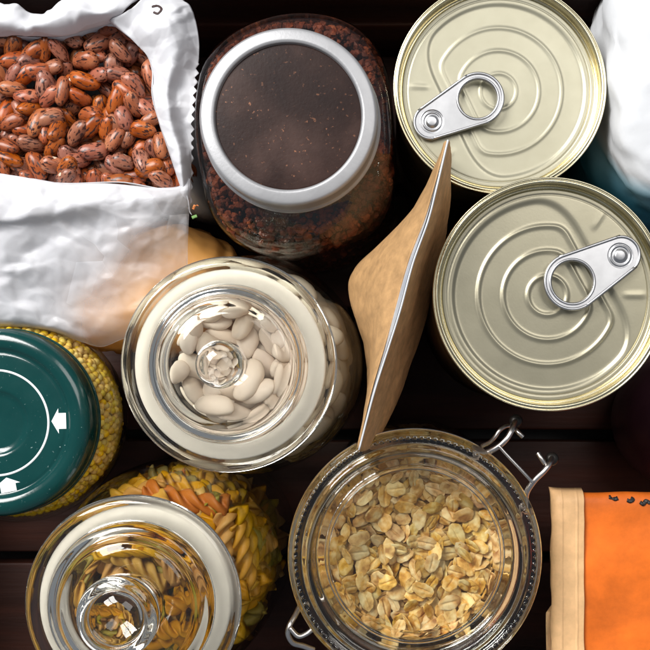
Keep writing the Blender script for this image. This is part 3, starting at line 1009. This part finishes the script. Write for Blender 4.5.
v, f = lathe([(2.12, -.083), (2.12, -.078), (2.21, -.078), (2.21, -.083)], 160)
obj('white_ring', v, f, M['white_paint'], gl)


def arrow(ang):
    pts = [(2.28, 0), (2.62, .40), (2.62, .25), (2.98, .25), (2.98, -.25), (2.62, -.25), (2.62, -.40)]
    pts = [(2.29 + (x - 2.28) * .86, y_ * 1.3) for x, y_ in pts]
    v = []
    for z in (-.083, -.074):
        for x, y_ in pts:
            v.append((x * math.cos(ang) - y_ * math.sin(ang), x * math.sin(ang) + y_ * math.cos(ang), z))
    n = len(pts)
    f = [(7, 8, 13), (8, 9, 12), (8, 12, 13), (9, 10, 11), (9, 11, 12)]
    f += [(k, (k + 1) % n, n + (k + 1) % n, n + k) for k in range(n)]
    return v, f


for a_ in (.03, -1.38, -2.86, 2.9):
    v, f = arrow(a_)
    obj('white_arrow', v, f, M['white_paint'], gl, smooth=False)

# millet grains: 300 nearest the glass in view are single, the rest one mass
def ico(r=1., sub=2, squash=(1, 1, 1)):
    import bmesh
    bm = bmesh.new(); bmesh.ops.create_icosphere(bm, subdivisions=sub, radius=r)
    v = [tuple(c * s for c, s in zip(p.co, squash)) for p in bm.verts]; f = [tuple(q.index for q in g.verts) for g in bm.faces]
    bm.free(); return v, f


iv, if_ = ico(.175, 2, (1, .93, .9))
mill = [mesh('millet_grain', iv, if_, M['millet'])]
cand_pts = []


def jar_r(z):          # inside radius of the millet jar
    pts = [(0, 2.3), (.6, 2.5), (2, 2.85), (4, 3.45), (6, 4.08), (7.2, 4.3), (8.2, 4.05), (8.9, 3.5)]
    for (za, ra), (zb, rb_) in zip(pts[:-1], pts[1:]):
        if za <= z <= zb: return ra + (rb_ - ra) * (z - za) / (zb - za)
    return 3.4


for layer in range(3):
    z = .5
    while z < 8.6:
        r = jar_r(z) - .17 - .24 * layer
        n = int(2 * PI * r / .285)
        for k in range(n):
            a = (k + (int(z / .25) % 2) * .5 + R.uniform(-.25, .25)) / n * 2 * PI
            a = (a + PI) % (2 * PI) - PI
            if abs(a) > 1.75: continue
            cand_pts.append((layer, r * math.cos(a) + R.uniform(-.04, .04), r * math.sin(a) + R.uniform(-.04, .04), z + R.uniform(-.09, .09), a))
        z += .25
cand_pts.sort(key=lambda c: (c[0], abs(c[4]) * .4 - c[3] * .25))
xf = []
for i, (layer, x, y, z, a) in enumerate(cand_pts):
    B = Euler((R.random() * 6, R.random() * 6, R.random() * 6)).to_matrix(); s = R.uniform(.82, 1.15)
    if i < 300:
        place('millet_grain', mill[0], [(x, y, z), B, (s, s, s)], (mx_, my_, 0), 'round yellow millet grain against the glass below the green lid', 'grain', 'millet grains in the jar')
    else:
        Mx = np.eye(4); Mx[:3, :3] = np.array(B) * s; Mx[:3, 3] = (x, y, z); xf.append(Mx)
# the body of the millet inside, plus its level top
vv = [(r * math.cos(2 * PI * k / 60), r * math.sin(2 * PI * k / 60), z) for (z, r) in ((.4, 3.6), (6.8, 3.6), (8.3, 3.0)) for k in range(60)] + [(0, 0, 8.4)]
me = scatter_mesh('millet', iv, if_, xf, M['millet'])
o = link('millet', me); o.location = (mx_ * S, my_ * S, 0)
tag(o, 'yellow millet filling the jar under the green lid', 'grain', kind='stuff')

# ------------------------------------------------------------------ jar of red brown crumbs
gz = 13.0
gx_, gy_, _ = W(288, 116, gz)
gj = empty('glass_jar', (gx_, gy_, 0))
tag(gj, 'squarish glass jar of red brown crumbs under a metal lid with a dark disc', 'jar')
rgl = 89.5 / px(gz)
GB = 4.62


def square_mod(r, z, a, i):
    if z > gz - 1.5: return r, z
    k = min(1, (gz - 1.5 - z) / .8)
    n = 3.4
    q = (abs(math.cos(a - .12)) ** n + abs(math.sin(a - .12)) ** n) ** (-1 / n)
    return r * (1 + k * ((q - 1) * .55 + .07 * math.sin(a) ** 2 - .13 * math.cos(a) ** 2)), z


prof = round_profile([(3.35, gz - .3), (3.35, gz - 1.35), (3.5, gz - 1.5), (4.3, gz - 1.9), (GB, gz - 2.8), (GB, gz - 6), (GB, 2), (GB * .97, .5), (GB * .88, .03), (2, .02)]) + [(0, .12)]
jar_body('jar_body', prof, .22, M['jar_glass'], gj, 160, square_mod)
gd = empty('lid', (0, 0, gz)); gd.parent = gj
P = [(rgl * .815, -.16), (rgl * .82, -.10), (rgl * .828, -.02), (rgl * .845, .02), (rgl * .87, .03), (rgl * .95, .0), (rgl * .98, -.04), (rgl * .998, -.14), (rgl, -.3), (rgl, -.95), (rgl * 1.0, -1.05), (rgl * 1.025, -1.12), (rgl * 1.03, -1.2), (rgl * 1.01, -1.28), (rgl * 1.0, -1.34), (rgl * .98, -1.34), (rgl * .96, -.5)]
v, f = lathe([tuple(p) for p in spline(P, 110)][::-1], 160)
obj('metal_band', v, f, M['band'], gd)
v, f = lathe([(rgl * .84, -.30), (rgl * .84, -.15), (rgl * .80, -.13), (rgl * .5, -.11), (0, -.10)], 128)
obj('lid_disc', v, f, M['lid_disc'], gd)
# crumbs: far too many to count
xf = []
cv, cf = ico(1, 1)
cv = [tuple(c * (1 + .35 * noise.noise(Vector(p) * 1.7 + Vector((i * .37, 0, 0)))) for c in p) for i, p in enumerate(cv)]


def grad(z): return 4.44 if z < gz - 3.0 else 4.44 - (z - gz + 3.0) * .5


for _ in range(10000):
    z = R.uniform(.5, gz - 1.95)
    a = R.uniform(0, 2 * PI)
    n_ = 3.4
    q = (abs(math.cos(a - .12)) ** n_ + abs(math.sin(a - .12)) ** n_) ** (-1 / n_)
    r = grad(z) * (1 + (q - 1) * .55 + .07 * math.sin(a) ** 2 - .13 * math.cos(a) ** 2) * (1 - abs(R.gauss(0, .028))) - .13
    s = max(.04, R.gauss(.115, .055))
    B = Euler((R.random() * 6, R.random() * 6, R.random() * 6)).to_matrix()
    Mx = np.eye(4); Mx[:3, :3] = np.array(B) @ np.diag([s * R.uniform(.8, 1.5), s, s * R.uniform(.5, 1)]); Mx[:3, 3] = (r * math.cos(a), r * math.sin(a), z)
    xf.append(Mx)
for _ in range(1800):
    a = R.uniform(0, 2 * PI); r = 3.95 * math.sqrt(R.random()) * (1 + .07 * math.sin(a) ** 2 - .13 * math.cos(a) ** 2); s = max(.05, R.gauss(.13, .05))
    B = Euler((R.random() * 6, R.random() * 6, R.random() * 6)).to_matrix()
    Mx = np.eye(4); Mx[:3, :3] = np.array(B) * s; Mx[:3, 3] = (r * math.cos(a), r * math.sin(a), gz - 2.15 + R.uniform(-.25, .1)); xf.append(Mx)
me = scatter_mesh('crumbs', cv, cf, xf, M['ground'])
me.polygons.foreach_set('use_smooth', [False] * len(me.polygons))
o = link('spice_crumbs', me); o.location = (gx_ * S, gy_ * S, 0)
tag(o, 'coarse dark red brown crumbs filling the metal lidded jar', 'crumbs', kind='stuff')

# ------------------------------------------------------------------ oat jar with clip lid
oz = 12.5
ox_, oy_, _ = W(415, 558, oz)
oj = empty('glass_jar', (ox_, oy_, 0))
tag(oj, 'wide clip top glass jar of rolled oats with a wire bail and beaded rim', 'jar')
ro = 128.5 / px(oz)
prof = round_profile([(ro * .90, oz - .95), (ro * .93, oz - 1.1), (ro * .93, oz - 1.35), (ro * .86, oz - 1.5), (ro * .86, oz - 2.0), (ro * .93, oz - 2.7), (ro * .965, oz - 3.8), (ro * .965, oz - 6), (ro * .965, 2), (ro * .95, .6), (ro * .86, .03), (2, .02)]) + [(0, .12)]
jar_body('jar_body', prof, .3, M['jar_glass'], oj)
ol = empty('lid', (0, 0, oz)); ol.parent = oj


def beads(r, z, a, i):
    if bead_rows[i]:
        k = max(0, math.cos(a * 110))
        return r, z + .05 * k * bead_rows[i]
    return r, z


top = [(.985, -.86), (1.0, -.78), (1.0, -.40), (.992, -.28), (.975, -.20), (.962, -.15), (.950, -.10), (.938, -.085), (.926, -.085), (.914, -.10), (.900, -.15), (.885, -.16), (.855, -.08), (.835, -.07), (.812, -.12), (.798, -.26), (.785, -.44), (.768, -.52), (.74, -.55), (.70, -.55), (.69, -.51), (.675, -.51), (.665, -.55), (.45, -.57), (.2, -.58), (0, -.58)]
bot = [(.985, -.86), (.93, -.90), (.82, -.90), (.79, -.96), (.76, -1.02), (.72, -1.02), (.70, -.96), (.64, -.94), (.3, -.93), (0, -.93)]
tp = [(max(0, a * ro), b) for a, b in spline(top, 180)]; tp[-1] = (0, top[-1][1])
bt = [(max(0, a * ro), b) for a, b in spline(bot, 60)]; bt[-1] = (0, bot[-1][1]); bt = bt[::-1]
BI, TI = .60 * ro, .62 * ro
pan_t = [p for p in tp if p[0] <= TI]; pan_b = [p for p in bt if p[0] <= TI]
bt = [p for p in bt if p[0] >= TI]; bt = [(TI, bt[0][1])] + bt
tp = [p for p in tp if p[0] >= TI] + [(TI, pan_t[0][1])]
v, f = lathe([(TI, pan_t[0][1])] + pan_t, 128); v2, f2 = lathe(pan_b + [(TI, bt[0][1])], 128)
v, f = merge([(v, f), (v2, f2)])
obj('panel', v, f, M['jar_glass'], ol)
prof = bt + tp[1:]
bead_rows = [0] * len(bt) + [math.exp(-(((r / ro) - .932) / .010) ** 2) if b > -.3 and r / ro > .88 else 0 for r, b in tp[1:]]
bead_rows = [0 if b < .15 else b for b in bead_rows]
v, f = lathe(prof, 880, beads)
obj('lid_plate', v, f, M['lid_glass'], ol)
# wire bail, hinge and clip
OW = (ox_, oy_, 0)


def wire(name, pts, r, mat='wire'):
    v, f = tube([W(*p) for p in pts], r, 12)
    return obj(name, v, f, M[mat], oj, world=OW)


v, f = lathe([(ro * .885 + .07 * math.cos(t), oz - 1.75 + .07 * math.sin(t)) for t in np.linspace(0, 2 * PI, 13)[:-1]], 128, closed=True)
obj('neck_wire', v, f, M['wire'], oj)
wire('bail_arm', [(470, 455, 11.2), (478, 454, 11.7), (488, 452, 12.0), (499, 446, 12.2), (508, 437, 12.2), (513, 427, 12.0), (516, 420, 11.2), (515, 424, 9.8)], .115)
wire('bail_arm', [(522, 515, 11.2), (525, 503, 11.7), (527, 492, 12.0), (534, 481, 12.2), (544, 471, 12.2), (550, 463, 12.0), (552, 457, 11.2), (549, 460, 9.8)], .115)
wire('bail_rod', [(499, 446, 12.42), (507, 455, 12.45), (524, 473, 12.45), (533, 483, 12.4)], .065)
wire('hinge_loop', [(482, 446, 10.9), (490, 442, 11.2), (495, 437, 11.4), (500, 430, 11.4), (507, 426, 11.2), (512, 427, 11.0)], .085)
wire('hinge_pin', [(516, 430, 11.9), (519, 433, 12.0), (523, 437, 12.0)], .09)
wire('hinge_pin', [(538, 453, 11.9), (541, 458, 12.0), (545, 464, 12.0)], .09)
for (u, v_) in ((516, 421), (552, 459)):
    v, f = ico(.27, 3, (1, 1, .8))
    c = W(u, v_, 11.4)
    obj('knuckle', [(p[0] + c[0], p[1] + c[1], p[2] + c[2]) for p in v], f, M['wire_dark'], oj, world=OW)
wire('clip_wire', [(300, 606, 10.6), (295, 616, 11.0), (290, 625, 11.3), (288, 634, 11.3), (293, 643, 11.2), (303, 646, 11.0), (314, 650, 10.8)], .115)
wire('clip_lever', [(290, 628, 11.6), (298, 636, 11.6), (306, 634, 11.5), (313, 629, 11.4)], .10)

# oats
def flake(name, seed):
    rr = random.Random(seed)
    n, rings = 34, 9
    ph = [rr.uniform(0, 6) for _ in range(4)]
    v, f = [], []
    a0, b0, c0 = .42 * rr.uniform(.9, 1.1), .285 * rr.uniform(.88, 1.1), .042
    cup = rr.uniform(-.15, .25)

    def surf(x, y, side):
        e = max(0, 1 - (x / a0) ** 2 - (y / b0) ** 2)
        groove = -.075 * math.exp(-(y / .032) ** 2) * (1 if abs(x) < a0 * .85 else .3) if side > 0 else 0
        lump = .03 * noise.noise(Vector((x * 6 + seed, y * 6, side * 3.)))
        return side * c0 * e ** .35 + groove * e + lump + cup * (x * x * .8 + y * y * 1.3) + .10 * x * y * math.sin(seed)
    for side in (1, -1):
        v.append((0, 0, surf(0, 0, side)))
        for i in range(1, rings + 1):
            q = i / rings
            for k in range(n):
                a = 2 * PI * k / n
                w = 1 + .04 * math.sin(2 * a + ph[0]) + .035 * math.sin(3 * a + ph[1]) + .03 * math.sin(6 * a + ph[2]) + .03 * math.sin(9 * a + ph[3])
                x, y = a0 * q * w * math.cos(a), b0 * q * w * math.sin(a)
                v.append((x, y, surf(x, y, side if i < rings else side * .35)))
    m = 1 + rings * n
    for s_, o_ in ((0, 0), (1, m)):
        for k in range(n):
            q = (o_, o_ + 1 + k, o_ + 1 + (k + 1) % n); f.append(q if not s_ else q[::-1])
        for i in range(rings - 1):
            for k in range(n):
                q = (o_ + 1 + i * n + k, o_ + 1 + (i + 1) * n + k, o_ + 1 + (i + 1) * n + (k + 1) % n, o_ + 1 + i * n + (k + 1) % n)
                f.append(q if not s_ else q[::-1])
    for k in range(n):
        a, b = 1 + (rings - 1) * n + k, 1 + (rings - 1) * n + (k + 1) % n
        f.append((a, m + a, m + b, b))
    return mesh(name, v, f, M['oat'])


kinds = [flake('oat_flake', 3 + i * 1.37) for i in range(9)]
ORAD = ro * .965 - .42
tr, cnt, Hm = settle(1150, ORAD, lambda x, y: 8.1 + .05 * (x * x + y * y) ** .5 - .25 * math.exp(-((x - .6) ** 2 + (y + .2) ** 2) / 3), (.42, .29, .12), cand=7, jit=.34, sink=66, tilt=.9, size_var=.14)
order = np.argsort(-cnt)
single = set(int(i) for i in order[:300])
rest = []
for i, t_ in enumerate(tr):
    if i in single and cnt[i] > 3:
        place('oat_flake', R.choice(kinds), t_, (ox_, oy_, 0), 'pale tan rolled oat flake inside the clip top jar', 'oat flake', 'rolled oat flakes in the jar')
    else: rest.append(t_)
# oats pressed against the glass all the way down
for _ in range(900):
    z = R.uniform(.6, 9.0); a = R.uniform(0, 2 * PI); r = ORAD - max(0, z - 8.5) * .5 - R.uniform(-.12, .28)
    nz = Vector((math.cos(a), math.sin(a), R.uniform(-.6, .9))).normalized()
    xa = Vector((-math.sin(a), math.cos(a), R.uniform(-1, 1))); xa = (xa - nz * xa.dot(nz)).normalized()
    B = Matrix((xa, nz.cross(xa), nz)).transposed()
    s = R.uniform(.85, 1.15)
    rest.append([(r * math.cos(a), r * math.sin(a), z), B, (s, s, s)])
groups = {}
k0 = kinds[0]
bv = np.array([tuple(p.co) for p in k0.vertices]) / S; bf = [tuple(p.vertices) for p in k0.polygons]
xf = []
for (x, y, z), B, s in rest:
    Mx = np.eye(4); Mx[:3, :3] = np.array(B) @ np.diag(s); Mx[:3, 3] = (x, y, z); xf.append(Mx)
me = scatter_mesh('rolled_oats', bv, bf, xf, M['oat'])
o = link('rolled_oats', me); o.location = (ox_ * S, oy_ * S, 0)
tag(o, 'mass of rolled oats filling the clip top jar below the top flakes', 'oats', kind='stuff')

# ------------------------------------------------------------------ kraft pouch
ko = W(402, 300, 0)
kp = empty('kraft_pouch', ko)
tag(kp, 'tall brown kraft paper pouch with a white cut edge standing between the jars and cans', 'pouch')


def kd(amp, sc_, seed):
    def d(p, s, t):
        e = crumple(p, amp * min(fade(t, .15), 1), sc_, seed)
        return (p[0] + e * .7, p[1] + e * .3, p[2] + e * .5)
    return d


# front panel: from the mouth out to the bulge and down to the crate
rows = [
    [(446, 141, 15.6), (434, 186, 15.6), (424, 220, 15.4), (408, 262, 15.2), (395, 310, 15.0), (384, 348, 15.0), (371, 392, 15.0), (358, 448, 14.8)],
    [(445, 143, 15.0), (431, 188, 14.9), (416, 218, 14.6), (394, 257, 14.2), (380, 305, 14.1), (377, 346, 14.2), (369, 391, 14.4), (358, 448, 14.4)],
    [(444, 146, 13.0), (423, 196, 13.0), (398, 229, 12.4), (366, 268, 11.8), (360, 306, 11.8), (370, 350, 12.2), (368, 392, 12.6), (359, 447, 12.8)],
    [(443, 150, 11.5), (419, 200, 11.4), (392, 234, 10.6), (353, 272, 9.8), (352, 305, 9.8), (367, 352, 10.5), (368, 392, 11.0), (360, 446, 11.5)],
    [(440, 158, 9.0), (418, 206, 9.2), (394, 244, 8.6), (360, 284, 7.8), (358, 310, 7.8), (371, 354, 8.4), (370, 392, 9.0), (362, 440, 9.6)],
    [(432, 190, .1), (420, 230, .1), (402, 260, .1), (378, 300, .1), (372, 325, .1), (376, 360, .1), (375, 385, .1), (374, 410, .1)],
]
v, f = patch(rows, 90, 70, kd(.10, .5, 3.))
solid(obj('front_panel', v, f, M['kraft'], kp, world=ko), .05)
# back panel
rows = [
    [(448, 140, 15.9), (437, 186, 15.9), (428, 221, 15.8), (413, 263, 15.6), (400, 311, 15.5), (388, 349, 15.4), (374, 393, 15.2), (359, 450, 15.0)],
    [(449, 143, 15.2), (440, 187, 15.0), (432, 222, 14.9), (417, 264, 14.6), (404, 312, 14.5), (391, 350, 14.4), (377, 394, 14.4), (361, 451, 14.5)],
    [(451, 160, 13.5), (448, 194, 12.8), (440, 226, 12.2), (427, 272, 11.6), (415, 318, 11.4), (402, 356, 11.6), (386, 400, 12.2), (366, 450, 13.0)],
    [(450, 185, 11.6), (449, 208, 10.6), (444, 240, 9.6), (433, 288, 8.8), (422, 330, 8.6), (410, 364, 8.8), (394, 408, 9.6), (374, 444, 11.0)],
    [(445, 205, 5), (443, 225, 4.8), (439, 250, 4.5), (430, 290, 4.2), (421, 325, 4.2), (411, 355, 4.2), (398, 390, 4.6), (384, 425, 5.2)],
    [(436, 212, .1), (434, 232, .1), (430, 255, .1), (424, 290, .1), (417, 320, .1), (409, 345, .1), (399, 375, .1), (388, 405, .1)],
]
v, f = patch(rows, 90, 70, kd(.08, .45, 9.))
solid(obj('back_panel', v, f, M['kraft_brightened'], kp, world=ko), .05)
# foil lining seen in the mouth, and the white cut edge
rows = [
    [(447, 140, 15.75), (435.5, 186, 15.7), (426, 221, 15.6), (411.5, 263, 15.4), (398.5, 311, 15.3), (386.5, 349, 15.2), (373, 393, 15.1), (358.5, 449, 14.9)],
    [(446, 142, 15.2), (434, 187, 15.2), (422, 219, 15.0), (400, 262, 14.6), (388, 309, 14.4), (382, 348, 14.6), (371, 392, 14.7), (358.2, 448.5, 14.6)],
]
v, f = patch(rows, 80, 8)
obj('foil_lining', v, f, M['foil'], kp, world=ko)


def edge_pts(a):
    return [W(u, v_, z + .02) for (u, v_, z) in a]


v, f = tube(edge_pts([(448, 140, 15.9), (437, 186, 15.9), (428, 221, 15.8), (413, 263, 15.6), (400, 311, 15.5), (388, 349, 15.4), (374, 393, 15.2), (359, 450, 15.0)]), .036, 8, 90)
obj('cut_edge', v, f, M['cut_edge'], kp, world=ko)

# ------------------------------------------------------------------ orange paper packet
pz = 10.0
po = W(640, 590, 0)
pk = empty('paper_packet', po)
tag(pk, 'orange paper packet with a kraft paper strip along its edge', 'packet')
xa, ya, _ = W(555, 489, pz); xb, yb, _ = W(745, 720, pz)
v, f = box(xa + .02, xb, yb, ya, .05, pz, .6, (26, 26, 14), .14, 3.)
v = np.array(v); v[:, 0] += np.clip((xb - v[:, 0]) / (xb - xa), 0, 1) * (pz - v[:, 2]) * .30
v[:, 1] -= np.clip((v[:, 1] - yb) / (ya - yb), 0, 1) * (pz - v[:, 2]) * .34
TV = v[v[:, 2] > pz - .75]
obj('packet_body', v, f, M['orange'], pk, world=po)


def top_sheet(u0, u1, v0, v1, z, side_drop, nu=60, nv=80, wob=.05, seed=0):
    x0, y1_, _ = W(u0, v0, z); x1, y0_, _ = W(u1, v1, z)
    vv, ff = [], []
    creases = (x0 + (x1 - x0) * .30, x0 + (x1 - x0) * .78)
    for i in range(nu):
        for j in range(nv):
            s, t = i / (nu - 1), j / (nv - 1)
            x = x0 + (x1 - x0) * s + .05 * noise.noise(Vector((t * 9, seed, s * 2))); y = y1_ + (y0_ - y1_) * t
            zz = z + wob * .5 * noise.noise(Vector((x * 1.2, y * 1.2, seed)))
            e = (x - x0)
            if e < .4: zz -= .4 - math.sqrt(max(0, .16 - (.4 - e) ** 2))
            for xc in creases: zz += .028 * math.exp(-((x - xc - .02 * noise.noise(Vector((y * 2, xc, 0)))) / .035) ** 2)
            e = y1_ - y
            if e < .6: zz -= .6 - math.sqrt(max(0, .36 - (.6 - e) ** 2))
            vv.append((x, y, zz))
    for i in range(nu - 1):
        for j in range(nv - 1):
            ff.append((i * nv + j, (i + 1) * nv + j, (i + 1) * nv + j + 1, i * nv + j + 1))
    return vv, ff


v, f = top_sheet(552.5, 584, 490, 715, pz + .14, 0, wob=.12, seed=2.)
solid(obj('paper_strip', v, f, M['strip'], pk, world=po), .05)
v, f = box(*[W(546, 0, 8.6)[0], W(553.5, 0, 8.6)[0]], W(0, 720, 8.6)[1], W(0, 612, 8.6)[1], 1.0, 8.6, .12, (4, 10, 6), .05, 8.)
v = np.array(v); v[:, 0] += (8.6 - v[:, 2]) * .30
obj('paper_tab', v, f, M['strip'], pk, world=po)
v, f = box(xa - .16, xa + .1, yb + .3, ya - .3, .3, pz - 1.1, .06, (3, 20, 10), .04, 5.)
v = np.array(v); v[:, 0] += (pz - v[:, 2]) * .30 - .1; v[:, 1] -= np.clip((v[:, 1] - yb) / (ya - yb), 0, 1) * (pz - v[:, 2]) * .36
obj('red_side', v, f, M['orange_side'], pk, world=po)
for st in ([(609, 497), (612, 497.5), (615, 499), (618, 498)], [(627, 500), (630, 501), (633, 499.5), (631, 498)], [(640, 502), (643, 504), (646, 501), (650, 503)], [(656, 502), (660, 505), (664, 503)]):
    v, f = tube([W(u, v_, pz - .03) for u, v_ in st], .08, 6, 30)
    v = np.array(v)
    for p in v:                                   # printed on the paper: follow the rounded edge
        d2 = (TV[:, 0] - p[0]) ** 2 + (TV[:, 1] - p[1]) ** 2
        k = np.argsort(d2)[:4]; wgt = 1 / (d2[k] + 1e-4)
        p[2] = (TV[k, 2] * wgt).sum() / wgt.sum() + .055 + (p[2] - pz) * .12
    obj('black_lettering', v, f, M['ink'], pk, world=po)

# ------------------------------------------------------------------ white paper sack, top right
sz = 12.2
so = (*W(706, 66, 11.0)[:2], 0)
m, nt, out = new_mat('white_sack_paper')
b = bsdf(nt, (.86, .87, .88), .7, spec=.25)
tc = node(nt, 'ShaderNodeTexCoord'); sepx = node(nt, 'ShaderNodeSeparateXYZ'); nt.links.new(tc.outputs['Object'], sepx.inputs[0])
wn = tex(nt, 25, detail=6)
ad = node(nt, 'ShaderNodeMath', operation='MULTIPLY_ADD'); ad.inputs[1].default_value = .006
ty = node(nt, 'ShaderNodeMath', operation='MULTIPLY_ADD'); ty.inputs[1].default_value = .9
nt.links.new(sepx.outputs['Y'], ty.inputs[0]); nt.links.new(sepx.outputs['Z'], ty.inputs[2])
nt.links.new(wn.outputs['Fac'], ad.inputs[0]); nt.links.new(ty.outputs[0], ad.inputs[2])
r = ramp(nt, [(.0, (.03, .17, .27)), (.040, (.05, .26, .38)), (.063, (.25, .5, .62)), (.074, (.60, .61, .63))])
nt.links.new(ad.outputs[0], r.inputs['Fac']); nt.links.new(r.outputs['Color'], b.inputs['Base Color'])
bn = tex(nt, 45, detail=8); bump(nt, bn.outputs['Fac'], b, .3, .0012)
nt.links.new(b.outputs[0], out.inputs['Surface'])
v, f = [], []
NA, NB2 = 110, 50
kx, ky = 100 / px(11), 140 / px(11)
for j in range(NB2 + 1):
    t = j / NB2
    if t < .6: r_, z = 1 + .04 * math.sin(t * 5), .05 + (sz - 1.7) * t / .6
    else:
        q = (t - .6) / .4 * PI / 2
        r_, z = max(0, math.cos(q)) ** .55, sz - 1.7 + 1.7 * math.sin(q)
    for i in range(NA):
        a = 2 * PI * i / NA
        n_ = 2.5
        x = kx * r_ * math.copysign(abs(math.cos(a)) ** (2 / n_), math.cos(a)); y = ky * r_ * math.copysign(abs(math.sin(a)) ** (2 / n_), math.sin(a))
        d = crumple((x + 5, y, z), .10, .42, 21.) + .22 * facet((x + z, y, z), 2.1, 3) + .08 * facet((x, y + z, z), .9, 6)
        v.append((x + d * math.cos(a), y + d * math.sin(a), max(.03, z + d * (r_ < .95))))
for j in range(NB2):
    for i in range(NA):
        f.append((j * NA + i, j * NA + (i + 1) % NA, (j + 1) * NA + (i + 1) % NA, (j + 1) * NA + i))
tag(obj('paper_sack', v, f, m, loc=so), 'plump white paper sack with a blue lower half beside the upper can', 'sack')

# ------------------------------------------------------------------ dark round pot at the right edge
do = (*W(700, 425, 6.0)[:2], 0)
pot = empty('dark_pot', (do[0], do[1], 0))
tag(pot, 'dark plum rounded pot half out of view below the larger can', 'pot')
P = [(0, .05), (2, .05), (2.6, .3), (3.1, 1.6), (3.25, 3.4), (3.1, 5.2), (2.6, 6.6), (2.2, 7.0), (2.1, 7.3), (2.25, 7.5)]
v, f = lathe([tuple(p) for p in round_profile(P)], 96)
obj('pot_body', v, f, M['plum'], pot)
v, f = lathe([(2.3, 7.5), (2.4, 7.6), (2.35, 7.75), (1.6, 8.1), (.5, 8.25), (0, 8.27)], 96)
obj('pot_lid', v, f, M['plum'], pot)

# ------------------------------------------------------------------ camera
cam = bpy.data.cameras.new('camera'); co = bpy.data.objects.new('camera', cam); COL.objects.link(co)
co.location = (0, 0, CAM_H * S)
cam.sensor_width = 36
cam.lens = 36 * (CAM_H - REF_Z) / (650 / PX)
cam.shift_x = -(NU - 325) / 650
cam.shift_y = (NV - 325) / 650
cam.clip_start = .02; cam.clip_end = 50
scene.camera = co

# ------------------------------------------------------------------ light: a big window up and to the left, plus an added soft fill overhead
w = bpy.data.worlds.new('World'); scene.world = w; w.use_nodes = True
bg = w.node_tree.nodes['Background']; bg.inputs['Color'].default_value = (.80, .88, 1, 1); bg.inputs['Strength'].default_value = .20


def area(name, loc, aim_, size, sy, power, col):
    l = bpy.data.lights.new(name, 'AREA'); l.shape = 'RECTANGLE'; l.size = size; l.size_y = sy; l.energy = power; l.color = col
    o = bpy.data.objects.new(name, l); COL.objects.link(o)
    o.location = loc
    o.rotation_euler = (Vector(aim_) - Vector(loc)).to_track_quat('-Z', 'Y').to_euler()
    return o


for dx, dy in ((-.145, -.145), (.145, .145)):       # two panes of one window
    area('window_light', (-.75 + dx, .75 + dy, 1.25), (dx, dy, .1), .36, .76, 17, (1, .985, .96))
area('overhead_fill', (.55, .70, 1.8), (0, 0, 0), .9, .8, 9, (1, .97, .93))  # added fill lamp, brightens the upper can end and the pouch's back

# ------------------------------------------------------------------ render settings
scene.view_settings.view_transform = 'Standard'
scene.view_settings.look = 'None'
scene.view_settings.exposure = .2
scene.view_settings.gamma = 1
scene.render.engine = 'CYCLES'
cy = scene.cycles
cy.max_bounces = 16; cy.transmission_bounces = 12; cy.transparent_max_bounces = 24; cy.glossy_bounces = 6; cy.diffuse_bounces = 4
cy.caustics_reflective = True; cy.caustics_refractive = True
cy.blur_glossy = .6
cy.sample_clamp_indirect = 60
cy.use_denoising = True
